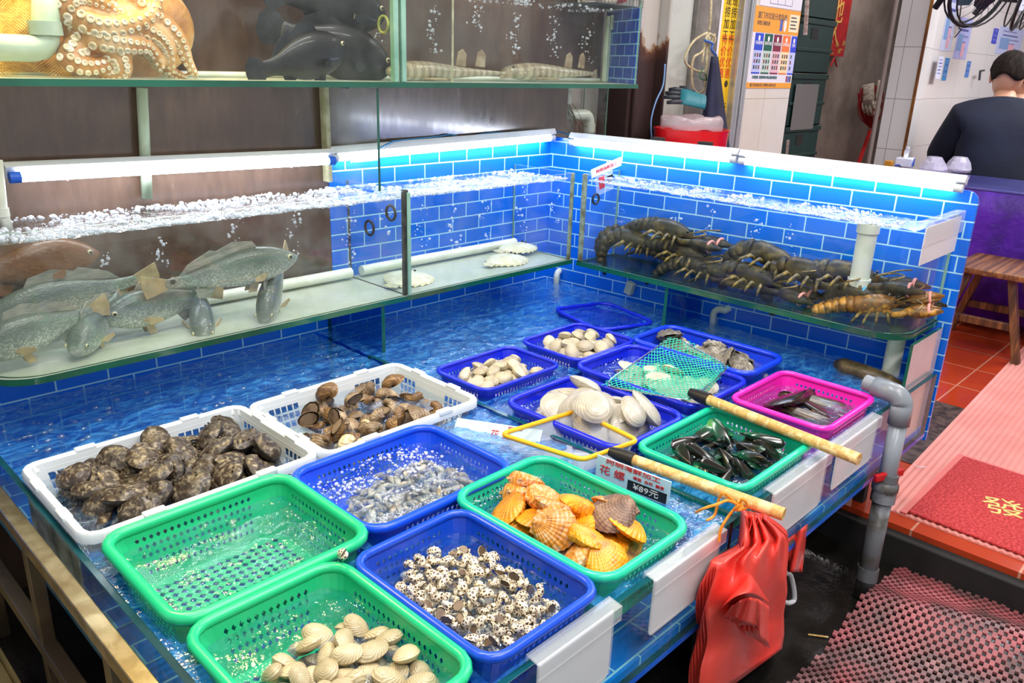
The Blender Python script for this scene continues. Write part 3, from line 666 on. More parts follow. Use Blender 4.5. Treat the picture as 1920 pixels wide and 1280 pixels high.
def snail(n,L,mat,turns=3.6,k=.21,squat=1.0,n1=52,m=9,knob=0,ap=.62):
    mb=MB(); rings=[]; th1=2*PI*turns
    for i in range(n1+1):
        t=th1*i/n1; r=math.exp(k*(t-th1)); rad=r*.53; c=r*.42; z=-r*1.15*squat
        ring=[]
        for j in range(m):
            a=2*PI*j/m; q=1+(knob*max(0,math.cos(a-.9))**2*(.5+.5*math.cos(t*7)) if knob else 0)
            rr=c+rad*q*math.cos(a); ring.append((rr*math.cos(t),rr*math.sin(t),z+rad*q*1.25*math.sin(a)))
        rings.append(ring)
    mb.loft(rings,True,False)
    # lip and dark opening
    last=rings[-1]; cen=sum((Vector(v) for v in last),Vector())/m; mb.add([tuple(cen+(Vector(v)-cen)*.82-Vector((0,0,.02))) for v in last],[tuple(range(m))],1)
    zs=[v[2] for v in mb.v]; z0,z1=min(zs),max(zs); s_=L/(z1-z0)
    mb.v=[(x*s_,y*s_,(z-(z0+z1)/2)*s_) for x,y,z in mb.v]
    mb.xf(Matrix.Rotation(R(90),4,'Y'))
    return mb.mesh(n,[mat,m_lipd],50)
s=NT('spotted snail shell'); c=s.n('ShaderNodeTexCoord'); oi=s.n('ShaderNodeObjectInfo')
v=s.n('ShaderNodeTexVoronoi',feature='DISTANCE_TO_EDGE'); s.l(c.outputs['Object'],v.inputs['Vector']); v.inputs['Scale'].default_value=210
n=s.noise(c.outputs['Object'],60,3)
col=s.ramp(s.math('ADD',v.outputs[0],s.math('MULTIPLY_ADD',n,.25,-.12)),[(.15,lin('#efe2c4')),(.21,lin('#5c4029')),(.5,lin('#38261a'))])
hs_=s.n('ShaderNodeHueSaturation'); s.l(col,hs_.inputs['Color']); s.l(s.math('MULTIPLY_ADD',oi.outputs['Random'],.35,.85),hs_.inputs['Value'])
s.bsdf(hs_.outputs[0],.3,0,None,.5,.2); m_spot=s.m
ms=[snail('spotted_snail',.033,m_spot,turns=3.4,k=.17,squat=1.35,n1=40),snail('spotted_snail',.030,m_spot,turns=3,k=.19,squat=1.25,n1=36)]
heap('spotted_snail',ms,285,(.652,.848,.645,.925),.748,.0125,.0195,ell(.745,.775,.10,.145),'small spotted snail heaped in the dark blue basket','snail','spotted snails in the dark blue basket',.4,roll=lambda:rnd.random()*6.28,scv=(.9,1.15),lift=.45)
inst('spotted_snail',ms[0],(.617,.95,.842),(1,.3,.6),'single spotted snail sitting on the green basket rim','snail')
# whelks and turban shells in the second crate
m_whe=shellmat('rough whelk shell','#4a3826','#7d664a','#bda98a',0,40,45,rough=.55,bump=1,vary=.4,k=.15); m_cone=shellmat('cream whelk shell','#a98a5a','#dcc596','#efe2bd',0,60,25,vary=.2)
m_whd=shellmat('brown whelk shell','#3d2a18','#6d4e2c','#a07c4c',0,40,40,rough=.45,bump=.8,vary=.3,k=.2)
mwh=[snail('whelk',.072,m_whe,turns=3,k=.24,squat=.95,n1=56,m=12,knob=.35),snail('whelk',.068,m_whd,turns=3,k=.22,squat=1.05,n1=56,m=12,knob=.12),snail('whelk',.062,m_whe,turns=2.7,k=.26,squat=.8,n1=50,m=12,knob=.4)]
mco=[snail('whelk',.06,m_cone,turns=3.4,k=.2,squat=1.2,n1=50,m=12)]
rc=(.835,1.215,1.315,1.60)
heap('whelk',mwh,50,rc,.752,.030,.042,ell(1.04,1.45,.19,.14),'rough brown whelk in the second white crate','whelk','brown whelks in the second white crate',.35,roll=lambda:rnd.random()*6.28,lift=.5)
for x,y,z,a in ((.86,1.45,.775,.4),(.90,1.36,.79,2.2),(.985,1.40,.80,1.2),(.93,1.335,.795,3.4),(1.01,1.345,.80,.8)): inst('whelk',mco[0],(x,y,z),(rnd.random()*6,.2,a),'cream coloured whelk lying among the brown whelks','whelk','cream whelks in the second white crate')
# abalones
m_aba=shellmat('abalone shell','#1b1410','#43362a','#b5a98c',-.03,22,85,rough=.4,bump=1.6,vary=.7,k=.04)
m_foot=pm('abalone foot','#15110e','#2c241d',scale=60,rough=.35,bump=.4)
def abalone(n,a,b,h,seed):
    mb=MB(); valve(mb,a,b,h,1,-.55,nr=9,nt=30,pw=2.4,pz=.6,rough=.0045,seed=seed)
    for k in range(6):
        t=R(20+k*22); mb.lathe([(.0015,0),(.003,.0035),(.0015,.0035)],8,0,Matrix.Translation((a*.72*math.cos(t),b*.72*math.sin(t),h*.62)))
    rings=[[(a*q*math.cos(2*PI*j/24),b*q*math.sin(2*PI*j/24),z) for j in range(24)] for q,z in ((.5,-.016),(.82,-.014),(.94,-.006),(.96,.002))]
    mb.loft(rings,True,True,True,1); return mb.mesh(n,[m_aba,m_foot],180)
ma=[abalone('abalone',.047,.036,.02,s_) for s_ in (1,5,9)]
heap('abalone',ma,96,(.372,.772,1.33,1.615),.735,.039,.034,ell(.575,1.475,.2,.15),'dark mottled abalone in the left white crate','abalone','abalones in the left white crate',.34,scv=(.72,.95),lift=.5,pull=.0)
# mussels, oysters, pen shells, small shellfish
s=NT('green mussel shell'); c=s.n('ShaderNodeTexCoord'); sp=s.n('ShaderNodeSeparateXYZ'); s.l(c.outputs['Object'],sp.inputs[0]); n=s.noise(c.outputs['Object'],50,4); oi=s.n('ShaderNodeObjectInfo')
f=s.math('ADD',s.math('MULTIPLY_ADD',sp.outputs[0],9,s.math('MULTIPLY',sp.outputs[1],14)),s.math('MULTIPLY_ADD',n,.5,s.math('MULTIPLY',oi.outputs['Random'],.3)))
s.bsdf(s.ramp(f,[(.2,lin('#1a1712')),(.55,lin('#1d2a20')),(.85,lin('#145a40')),(1.0,lin('#4f9448'))]),.18,0,None,.6,.3); m_mus=s.m
def tear(t): return math.cos(t)*(1 if math.cos(t)>0 else 1.15),math.sin(t)*(.62+.38*math.cos(t))
mm=[clam('mussel',.046,.026,.0125,m_mus,umbo=-.8,out=tear,nt=26),clam('mussel',.042,.025,.014,m_mus,umbo=-.8,out=tear,nt=26)]
heap('mussel',mm,60,(1.347,1.613,.65,.858),.735,.029,.025,ell(1.48,.75,.14,.11),'glossy dark green mussel in the green basket','mussel','mussels in the green basket',.25,scv=(.85,1.05),pull=0)
m_oys=shellmat('oyster shell','#39332b','#7d7566','#d8d2c0',-.02,26,34,rough=.6,bump=1.5,vary=.6,k=.08)
mo=[]
for sd in (3,7,12):
    mb=MB(); valve(mb,.05,.034,.016,1,-.5,nr=9,nt=30,rough=.011,seed=sd); valve(mb,.05,.034,.014,-1,-.5,nr=9,nt=30,rough=.009,seed=sd+2); mo.append(mb.mesh('oyster',m_oys,60))
heap('oyster',mo,24,(1.925,2.08,.955,1.295),.75,.038,.032,ell(2.0,1.10,.075,.16),'rough dark oyster in the plain blue basket','oyster','oysters in the plain blue basket',.4)
m_pale=shellmat('pale oyster shell','#8a8168','#d3cbb0','#f0ead6',-.02,22,34,rough=.5,bump=1.2,vary=.3,k=.1)
mb=MB(); valve(mb,.046,.036,.018,1,-.5,nr=9,nt=30,rough=.012,seed=21); valve(mb,.046,.036,.012,-1,-.5,nr=9,nt=30,rough=.01,seed=22); mp_=mb.mesh('oyster',m_pale,60)
for x,y,z,a in ((1.955,.985,.79,.3),(2.01,.975,.782,1.9),(1.945,1.045,.785,2.6)): inst('oyster',mp_,(x,y,z),(.5,.2,a),'pale open oyster at the near end of the plain blue basket','oyster','pale oysters in the plain blue basket')
m_pen=pm('pen shell','#191411','#4a3a2c',scale=9,stretch=(1,9,1),rough=.22,bump=.4,coat=.3,vary=.3)
def wedge(t): return math.cos(t),math.sin(t)*(.5+.5*math.cos(t))*1.1+.0
def pen(n,a,b,h):
    mb=MB()
    for sg in (1,-1): valve(mb,a,b,h,sg,-.7,nr=9,nt=36,pw=2,pz=.6,ribs=14,rib=.01,out=wedge)
    return mb.mesh(n,m_pen,60)
mpn=pen('pen_shell',.125,.062,.02)
for x,y,z,e,l in ((1.865,.785,.812,(R(24),R(-3),R(170)),'long dark pen shell lying topmost along the back of the pink basket'),(1.835,.735,.785,(R(20),R(8),R(-74)),'dark pen shell pointing to the front left in the pink basket'),(1.90,.735,.785,(R(-10),R(8),R(-86)),'dark pen shell pointing straight to the front glass in the pink basket'),(1.94,.745,.788,(R(16),R(6),R(-72)),'dark pen shell with a pale tip nearest the pipe end of the pink basket'),(1.82,.79,.735,(0,.05,R(-10)),'dark pen shell low down under the wooden handle')): inst('pen_shell',mpn,(x,y,z),e,l,'shell',sc=.82)
m_sm=pm('small grey shellfish','#7f7461','#c2b8a4',scale=60,rough=.25,vary=.4,coat=.3)
mb=MB(); mb.loft([[(x,r*math.cos(2*PI*j/8),r*math.sin(2*PI*j/8)+.004*math.cos(x*90)) for j in range(8)] for x,r in ((-.02,.0012),(-.014,.0045),(-.004,.0062),(.006,.005),(.014,.003),(.021,.001))]); msm=mb.mesh('small_shellfish',m_sm,180)
heap('small_shellfish',[msm],280,(.735,1.03,1.02,1.25),.750,.011,.0125,ell(.895,1.115,.15,.10,R(12)),'small grey shellfish heaped in the bright blue basket','shellfish','small grey shellfish in the bright blue basket',.35,scv=(.85,1.25))
# ------------------------------------------------------------------ creatures in the tanks
def bend(k):
    def f(x,y,z):
        if abs(k)<1e-6: return x,y,z
        a=k*x; return math.sin(a)/k-y*math.sin(a),y*math.cos(a)+(1-math.cos(a))/k,z
    return f
m_eye=pm('eye black','#08090a',rough=.08,coat=.6); m_eyer=pm('eye ring','#c8c09a',rough=.25)
def skin(name,back,side,belly,scale=0,rough=.35,dots=None,zc=0,zs=18,bands=None,mott=25,mk=.25):
    s=NT(name); c=s.n('ShaderNodeTexCoord'); sp=s.n('ShaderNodeSeparateXYZ'); s.l(c.outputs['Object'],sp.inputs[0]); n=s.noise(c.outputs['Object'],mott,5)
    f=s.math('ADD',s.math('MULTIPLY_ADD',sp.outputs[2],zs,.5-zc*zs),s.math('MULTIPLY_ADD',n,mk*2,-mk)); col=s.ramp(f,[(.12,lin(belly)),(.45,lin(side)),(.85,lin(back))]); h=n
    if scale:
        v=s.n('ShaderNodeTexVoronoi'); s.l(s.coord('Object',(1,.4,1.25)),v.inputs['Vector']); v.inputs['Scale'].default_value=scale
        col=s.mix(s.ramp(v.outputs['Distance'],[(.2,(0,0,0)),(.62,(.6,.6,.6))]),col,lin(back)); h=v.outputs['Distance']
    if bands:
        w=s.n('ShaderNodeTexWave'); s.l(c.outputs['Object'],w.inputs[0]); w.inputs['Scale'].default_value=bands[0]; w.inputs['Distortion'].default_value=3; w.inputs['Detail'].default_value=2
        col=s.mix(s.ramp(w.outputs['Fac'],[(.35,(bands[2],)*3),(.6,(0,0,0))]),col,lin(bands[1]))
    if dots:
        v=s.n('ShaderNodeTexVoronoi'); s.l(c.outputs['Object'],v.inputs['Vector']); v.inputs['Scale'].default_value=dots[0]; col=s.mix(s.math('MULTIPLY',s.math('LESS_THAN',v.outputs['Distance'],dots[2]),.8),col,lin(dots[1]))
    s.bsdf(col,rough,0,s.bump(h,.35,.002),.5,.2); return s.m
m_drum=skin('silver drum skin','#58625a','#a3aca0','#e2e5d6',170,zs=14); m_fin=pm('fin membrane','#9b9a8c','#7f8078',scale=30,stretch=(1,1,4),rough=.4); m_finy=pm('yellow fin','#b5a27a','#9a8a68',scale=30,rough=.4)
m_grou=skin('black grouper skin','#060607','#0b0b0d','#151517',0,zs=8,rough=.5); m_finb=pm('black fin','#0d0e10','#1c1e20',scale=30,rough=.4)
def fishbody(L,H,W,prof=None):
    """one continuous body: stations from snout (x=+L/2) to tail root"""
    st=prof or [(0,.02,.02,.1),(.03,.22,.22,.45),(.10,.55,.5,.8),(.2,.82,.72,1),(.32,1,.85,1),(.46,.95,.82,.92),(.6,.75,.66,.72),(.74,.46,.42,.46),(.86,.26,.25,.26),(.94,.24,.24,.14),(.965,.25,.25,.08)]
    rings=[]
    for t,u,d,w in st:
        x=L/2-t*L; ring=[]
        for j in range(20):
            a=2*PI*j/20; c,s_=math.cos(a),math.sin(a); p=.85
            ring.append((x,W/2*w*math.copysign(abs(c)**p,c),(H/2*u if s_>0 else H/2*d)*math.copysign(abs(s_)**p,s_)))
        rings.append(ring)
    return rings
MX=Matrix(((1,0,0,0),(0,0,1,0),(0,1,0,0),(0,0,0,1)))     # polygon in x,z upright
def fish(name,label,cat,loc,rot,L,H,W,mat,fin,k=0,prof=None,spot=None,group=None,tail='cut',eyecol=None,finy=None):
    o=thing(name,label,cat,loc,rot,group); bf=bend(k)
    MB().loft(fishbody(L,H,W,prof)).warp(bf).build('body',mat,o,smooth=180,sub=1)
    def f(nm,poly,t,m_=None,mt=None,loc2=None):
        mb=MB().prism(poly,t,MX if mt is None else mt)
        if loc2 is not None: mb.xf(Matrix.Translation(loc2))
        mb.warp(bf).build(nm,m_ or fin,o,smooth=0)
    h=H/2
    f('dorsal_fin',[(L*.2,h*.9),(L*.16,h*1.25),(L*.02,h*1.38),(-L*.1,h*1.1),(-L*.14,h*1.2),(-L*.3,h*.72),(-L*.36,h*.3),(-L*.2,h*.55),(0,h*.85)],.0025)
    if tail=='cut': tp=[(-L*.44,h*.22),(-L*.5,h*.36),(-L*.60,h*.56),(-L*.61,0),(-L*.59,-h*.52),(-L*.5,-h*.34),(-L*.44,-h*.22)]
    else: tp=[(-L*.44,h*.24),(-L*.5,h*.5),(-L*.58,h*.6),(-L*.64,h*.3),(-L*.65,0),(-L*.64,-h*.3),(-L*.58,-h*.6),(-L*.5,-h*.5),(-L*.44,-h*.24)]
    f('tail_fin',tp,.003,finy or fin)
    f('anal_fin',[(-L*.14,-h*.6),(-L*.2,-h*1.05),(-L*.27,-h*.9),(-L*.28,-h*.45)],.0025)
    for sy in (1,-1):
        f('pectoral_fin',[(0,0),(-L*.05,h*.12),(-L*.14,h*.06),(-L*.15,-h*.12),(-L*.06,-h*.25)],.002,finy or fin,Matrix.Rotation(R(sy*-28),4,'Z')@MX,(L*.21,sy*W*.49,-h*.32))
        f('pelvic_fin',[(0,0),(-L*.03,-h*.45),(-L*.09,-h*.42),(-L*.07,-h*.05)],.002,finy or fin,None,(L*.16,sy*W*.2,-h*.72))
        e=MB().ball((L*.40,sy*W*.375,h*.2),(L*.021,L*.014,L*.021)); e.warp(bf); eo=e.build('eye',m_eyer,o,smooth=180)
        MB().ball((L*.402,sy*W*.375+sy*L*.007,h*.2),(L*.014,L*.0095,L*.014)).warp(bf).build('pupil',m_eye,eo,smooth=180)
        MB().tube([bf(L/2-.028*L-L*.075*i/4,sy*(W*.12+W*.17*i/4),-h*.10-h*.17*i/4) for i in range(5)],L*.005,5).build('mouth_edge',pm('fish lip','#d8cfc4',rough=.4) if mat!=m_grou else pm('grouper lip','#5a5650',rough=.4),o)
        if spot: MB().ball(bf(-L*.415,sy*W*.115,h*.12),(L*.018,L*.006,L*.018),8,6).build('tail_spot',m_eye,o)
    return o
DR='red_drum'
fish(DR,'large silver fish swimming right, topmost of the back tank shoal','fish',P(438,508,y=1.845),(0,R(-4),R(-4)),.36,.105,.06,m_drum,m_fin,.5,spot=1,finy=m_finy)
fish(DR,'silver fish nosing down to the left, under the large fish head','fish',P(512,540,y=1.87),(0,R(34),R(222)),.25,.1,.055,m_drum,m_fin,.4,finy=m_finy)
fish(DR,'silver fish facing out of the tank head on','fish',P(376,582,y=1.90),(0,R(24),R(-112)),.24,.085,.06,m_drum,m_fin,-.6,finy=m_finy)
fish(DR,'silver fish facing left behind the one facing out','fish',P(300,572,y=1.91),(0,R(0),R(190)),.31,.105,.06,m_drum,m_fin,-.5,finy=m_finy)
fish(DR,'silver fish with pinkish mouth turned down left near the floor','fish',P(180,604,y=1.89),(0,R(20),R(222)),.24,.09,.06,m_drum,m_fin,.8,finy=m_finy)
fish(DR,'silver fish facing left at the rounded end of the back tank','fish',P(66,622,y=1.855),(0,R(10),R(184)),.27,.1,.055,m_drum,m_fin,-.3,finy=m_finy)
fish(DR,'long silver fish behind the shoal with its orange tail to the right','fish',P(120,562,y=1.97),(0,R(8),R(176)),.36,.11,.05,m_drum,m_fin,0,finy=m_finy)
m_brown=skin('brown grouper skin','#6d4526','#7d512c','#8a6238',120,zs=6)
fish('brown_grouper','large brown fish high up behind the silver shoal','fish',P(60,498,y=2.0),(0,R(-3),R(2)),.30,.115,.06,m_brown,pm('brown fin','#7a5230'),0)
GP=[(0,.02,.02,.1),(.03,.25,.3,.45),(.1,.55,.6,.8),(.2,.82,.82,1),(.34,1,.98,1),(.5,.98,.95,.92),(.64,.78,.76,.7),(.76,.5,.5,.46),(.86,.34,.34,.26),(.94,.34,.34,.14),(.965,.34,.34,.08)]
fish('black_grouper','black grouper low in the upper tank with its head against the divider','fish',P(632,94,y=1.935),(0,R(15),R(-6)),.35,.155,.08,m_grou,m_finb,0,GP,tail='round')
fish('black_grouper','black grouper lying in front of the lowest black fish','fish',P(572,108,y=1.865),(0,R(-14),R(4)),.27,.12,.06,m_grou,m_finb,0,GP,tail='round')
fish('black_grouper','black grouper at the top of the upper tank','fish',P(628,10,y=1.96),(0,R(6),R(-4)),.32,.14,.075,m_grou,m_finb,0,GP,tail='round')
# bamboo sharks: long low bodies with two back fins
m_shk=skin('spotted bamboo shark skin','#8a7f68','#a39a82','#c3bba6',0,zs=12,mott=26,mk=.5,bands=(11,'#6b5f4c',.55),dots=(60,'#c9bfa0',.16)); m_sf=pm('shark fin','#7b6a52','#9b8c72',scale=30)
SP=[(0,.15,.2,.35),(.03,.45,.5,.7),(.1,.8,.8,1),(.2,1,.9,1),(.32,.95,.85,.92),(.45,.75,.7,.7),(.58,.52,.5,.48),(.72,.36,.36,.32),(.86,.25,.26,.2),(1,.08,.1,.06)]
def shark(label,loc,rz,L,k,flip):
    o=thing('bamboo_shark',label,'shark',loc,(0,0,rz)); bf=bend(k); H,W=.062,.075; h=H/2
    MB().loft(fishbody(L,H,W,SP)).warp(bf).build('body',m_shk,o,smooth=180,sub=1)
    for x in (-.04,-.2): MB().prism([(L*(x),h*.6),(L*(x-.02),h*1.9),(L*(x-.055),h*2.2),(L*(x-.085),h*1.7),(L*(x-.08),h*.5)],.006,MX).warp(bf).build('dorsal_fin',m_sf,o,smooth=0,bevel=.002)
    for sy in (1,-1):
        MB().prism([(0,0),(-L*.09,sy*.05),(-L*.13,sy*.045),(-L*.1,0)],.006,Matrix.Translation((L*.27,sy*W*.4,-h*.6))).warp(bf).build('pectoral_fin',m_sf,o,smooth=0,bevel=.002)
        MB().ball(bf(L*.43,sy*W*.33,h*.45),.004,8,6).build('eye',m_eye,o)
    MB().prism([(-L*.4,0),(-L*.5,h*.5),(-L*.52,-h*.4),(-L*.42,-h*.55)],.004,MX).warp(bf).build('tail_fin',m_sf,o,smooth=0)
    return o
shark('mottled bamboo shark stretched on the floor left of the clear divider',P(845,138,y=1.90)+Vector((0,0,.004)),R(181),.50,.3,0)
shark('curled banded bamboo shark at the blue tiled end of the upper tank',P(1050,140,y=1.90)+Vector((0,0,.006)),R(176),.47,-1.6,0)
# flatfish
m_flat=pm('pale flatfish skin','#cfc7a0','#e2dcc0',scale=30,detail=6,rough=.4,bump=.4,bscale=90)
def flat(label,loc,rz,a,b):
    o=thing('flatfish',label,'fish',loc,(R(4),0,rz)); mb=MB()
    def ol(t): c=math.cos(t); return c,math.sin(t)*(1-.35*max(0,-c)**2)*(1+.1*c)
    valve(mb,a,b,.012,1,0,nr=8,nt=36,pw=2,pz=.8,out=ol); valve(mb,a,b,.006,-1,0,nr=5,nt=36,out=ol); mb.build('body',m_flat,o,smooth=180)
    fr=MB()
    N=72; fr.loft([[(a*ol(2*PI*i/N)[0]*q,b*ol(2*PI*i/N)[1]*q,z+.003*math.sin(i*2.1)*(q>1)) for i in range(N)] for q,z in ((.97,.0),(1.10,-.003),(1.10,-.0045),(.97,-.002))],False,False); fr.build('fringe_fin',pm('flatfish fin','#c2b98c','#d8d1ac',scale=80,rough=.4),o,smooth=30)
    MB().prism([(-a*.9,-.012),(-a*1.35,-.022),(-a*1.42,0),(-a*1.35,.022),(-a*.9,.012)],.003).build('tail_fin',MATS['flatfish fin'],o,smooth=0)
    for y in (.008,-.008): MB().ball((a*.68,y+.012,.009),.0045,8,6).build('eye',m_eye,o)
    return o
flat('pale flatfish lying in the left corner of the right chamber',(1.51,1.90,.962),R(25),.085,.07)
flat('pale flatfish in the middle of the right chamber floor',(1.93,1.885,.962),R(10),.085,.06)
flat('pale flatfish farthest along the right chamber, beside the lobster tank',(2.055,1.955,.975),R(5),.08,.055)
# octopus
m_oct=pm('octopus skin','#a87444','#e3c193','#c9955a',scale=14,detail=8,stops=(.35,.7),rough=.35,bump=.5,bscale=60); m_suck=pm('octopus sucker','#efe4cd','#d8c49c',scale=60,rough=.35)
oc_=thing('octopus','orange brown octopus pressed to the upper tank glass showing rows of white suckers','octopus',(.78,1.938,1.553))
def op(px,py,y): return P(px,py,y=y)-Vector((.78,1.938,1.553))
body=MB(); suck=[]
arms=[[(215,-30,1.93),(250,5,1.90),(300,40,1.87),(335,75,1.86),(352,115,1.86),(368,143,1.865)],
 [(200,-20,1.93),(215,25,1.89),(262,52,1.86),(300,72,1.85),(318,100,1.85),(322,138,1.86)],
 [(170,-10,1.93),(150,30,1.87),(190,50,1.845),(240,48,1.84),(285,28,1.85),(300,-10,1.87)],
 [(185,20,1.93),(165,62,1.87),(205,78,1.845),(248,85,1.84),(282,92,1.845),(305,130,1.85)],
 [(175,30,1.93),(150,85,1.88),(130,110,1.86),(165,125,1.85),(205,118,1.85),(232,100,1.85)],
 [(200,30,1.93),(205,90,1.87),(225,110,1.85),(228,135,1.85),(200,142,1.86),(175,135,1.87)],
 [(150,10,1.94),(125,40,1.90),(118,20,1.87),(145,-5,1.86),(190,5,1.85),(225,30,1.85)],
 [(230,10,1.95),(262,60,1.92),(285,95,1.91),(300,120,1.90),(330,140,1.89),(352,148,1.88)]]
for A in arms:
    pts=spline([op(*a) for a in A],7); n=len(pts); rs=[.036*(1-.78*i/(n-1)) for i in range(n)]; body.tube(pts,rs,12)
    for i in range(2,n-1,2):
        t=(pts[i+1]-pts[i-1]).normalized(); out=(Vector((-.42,-.9,-.12))); out=(out-t*out.dot(t)).normalized(); sd=t.cross(out)
        for q in (-1,1): suck.append((pts[i]+out*rs[i]*.86+sd*rs[i]*.45*q+t*rs[i]*.2*q,(out*.9+sd*.35*q).normalized(),max(.0034,rs[i]*.30)))
body.ball((.0,.055,.10),(.16,.07,.12),20,14); body.ball((-.10,.06,.06),(.10,.06,.08),16,12)
bo=body.build('body',m_oct,oc_,smooth=180); rm_=bo.modifiers.new('blend','REMESH'); rm_.mode='VOXEL'; rm_.voxel_size=.006; rm_.use_smooth_shade=True
sm=bo.modifiers.new('soft','SMOOTH'); sm.iterations=3; sm.factor=.5
mb=MB()
for p,nr,r in suck:
    mb.lathe([(r*.6,-r*.4),(r*1.05,0),(r*1.0,r*.45),(r*.6,r*.55),(r*.35,r*.2)],9,0,Matrix.Translation(p)@nr.to_track_quat('Z','Y').to_matrix().to_4x4())
tag(mb.build('suckers',m_suck,oc_,smooth=50),kind='stuff')
# net bag round the octopus
m_gnet=pm('golden netting','#c99a3c','#e8c46a',scale=30,rough=.5)
def netmesh(fn,nu,nv,t,diag=True):
    mb=MB()
    if diag:
        for i in range(nu+1):
            for j in range(nv+1):
                if (i+j)%2==0:
                    for di,dj in ((1,1),(1,-1)):
                        if 0<=j+dj<=nv and i+di<=nu: mb.tube([fn(i/nu,j/nv),fn((i+di)/nu,(j+dj)/nv)],t,4,caps=False)
    return mb
nb=thing('net_bag','golden fine net bag bunched behind the white elbow pipe','net',tuple(P(60,120,y=1.92)))
nb['_w']=1
netmesh(lambda u,v:P(-30+165*u,-25+165*v+6*math.sin(u*9),y=1.915+.03*math.sin(u*7+v*3)+.02*math.sin(v*9)),56,56,.0006).build('netting',m_gnet,nb,smooth=60)
MB().grid(lambda u,v:P(-40+175*u,-30+165*v,y=1.985+.02*math.sin(u*7+v*3)),16,16).build('bunched_net',pm('bunched golden net','#a8782c','#d8ac52',scale=60,stretch=(1,1,4),rough=.6,bump=.6,bscale=200),nb,smooth=60,sol=.004)
# ------------------------------------------------------------------ lobsters
m_lob=pm('dark lobster shell','#14120a','#5e5028','#2e2815',scale=30,detail=7,stops=(.36,.68),rough=.45,bump=.5,bscale=70,spec=.3,vary=.35); m_lobo=pm('orange lobster belly','#8a5a16','#c98f32','#5c3d14',scale=20,detail=6,rough=.35,bump=.4,bscale=70); m_leg=pm('lobster leg','#6d5a26','#9a8038','#3e3518',scale=40,rough=.4)
def lobster(label,loc,rot,mat,leg,sc=1,curl=.0,band='#e89a90'):
    o=thing('lobster',label,'lobster',loc,rot,'lobsters in the side tank',sc); bk=m_band[band]; K=1.5
    MB().loft([[(x,K*w*math.cos(2*PI*j/14),.03+K*h*math.sin(2*PI*j/14)*(1 if math.sin(2*PI*j/14)>0 else .6)) for j in range(14)] for x,w,h in ((.145,.001,.002),(.125,.006,.008),(.105,.015,.017),(.075,.022,.024),(.035,.025,.027),(0,.0255,.026),(-.012,.023,.022))]).build('carapace',mat,o,smooth=180)
    ab=MB(); ang=0; x,z=-.01,.034; segs=[]
    for i in range(6):
        ang+=curl; w=K*(.024-.0018*i); h=K*(.021-.0017*i)
        for q,rr in ((0,.86),(.006,1.08),(.02,1.0),(.0245,.84)):
            cx,cz=x-q*math.cos(ang),z-q*math.sin(-ang)*-1; segs.append([(cx-h*rr*math.sin(2*PI*j/14)*math.sin(ang),w*rr*math.cos(2*PI*j/14),cz+h*rr*math.sin(2*PI*j/14)*math.cos(ang)*(1 if math.sin(2*PI*j/14)>0 else .65)) for j in range(14)])
        x-=.024*math.cos(ang); z-=.024*math.sin(ang)
    ab.loft(segs).build('abdomen',mat,o,smooth=70)
    for a in (-40,-20,0,20,40):
        T=Matrix.Translation((x,0,z))@Matrix.Rotation(-ang,4,'Y')@Matrix.Rotation(R(180+a),4,'Z'); MB().prism([(0,-.008),(.02,-.015),(.042,-.014),(.05,0),(.042,.014),(.02,.015),(0,.008)],.005,T).build('tail_flap',mat,o,smooth=0,bevel=.0015)
    for sy in (1,-1):
        MB().tube([(.08,sy*.026,.02),(.11,sy*.042,.016),(.135,sy*.044,.02),(.155,sy*.036,.024)],[.009,.011,.011,.012],8).build('claw_arm',mat,o,smooth=180)
        c=MB(); c.loft([[(xx,sy*.036+yy+w*math.cos(2*PI*j/12),.024+h*math.sin(2*PI*j/12)) for j in range(12)] for xx,yy,w,h in ((.145,0,.010,.010),(.168,0,.024,.017),(.195,0,.028,.019),(.222,sy*.006,.018,.014),(.258,sy*.004,.004,.004))])
        cl=c.build('claw',mat,o,smooth=180)
        MB().loft([[(xx,sy*(.036-.024)+yy+w*math.cos(2*PI*j/8),.024+w*math.sin(2*PI*j/8)) for j in range(8)] for xx,yy,w in ((.19,0,.010),(.218,sy*.002,.008),(.25,sy*.012,.003))]).build('claw_thumb',mat,cl,smooth=180)
        MB().tube([(.216,sy*.032+.023*math.cos(R(a)),.024+.0175*math.sin(R(a))) for a in range(0,360,30)],.0045,6,closed=True).build('rubber_band',bk,cl)
        for i in range(4):
            x0=.085-.024*i; MB().tube([(x0,sy*.022,.014),(x0+.008-.006*i,sy*.052,.030),(x0+.012-.014*i,sy*.068,.014),(x0+.014-.018*i,sy*.072,.0)],[.007,.006,.0045,.002],6).build('walking_leg',leg,o,smooth=180)
        MB().tube(spline([(.12,sy*.008,.04),(.17,sy*.02,.06),(.2,sy*.05,.062),(.17,sy*.08,.05)],5),[.0025]*15+[.001],5).build('antenna',leg,o)
        MB().ball((.118,sy*.014,.048),.005,8,6).build('eye',m_eye,o)
    return o
m_band={'#e89a90':pm('pink claw band','#e89a90'),'#4fa8dc':pm('blue claw band','#4fa8dc')}
def L(px,py,x,lab,yaw,dz=0,tilt=0,roll=0,mat=None,sc=.9,curl=.1,band='#e89a90'):
    p=P(px,py,x=x)-Vector((0,0,.03)); p.z=max(p.z,.954+.235*sc*math.sin(R(max(tilt,0))),.954+(.17*sc*curl if curl>.2 else 0)); return lobster(lab,p,(R(roll),R(tilt),R(yaw)),mat or m_lob,m_leg,sc,curl,band)
L(1165,478,2.25,'lobster against the left end pane, lowest of the pile',-60,tilt=10,curl=.34,sc=.95)
L(1160,448,2.27,'lobster with raised curled tail at the left end pane',-66,tilt=16,curl=.38,sc=.95)
L(1235,428,2.285,'lobster lying highest along the back tiles, second from the left',-88,tilt=4,sc=1.0)
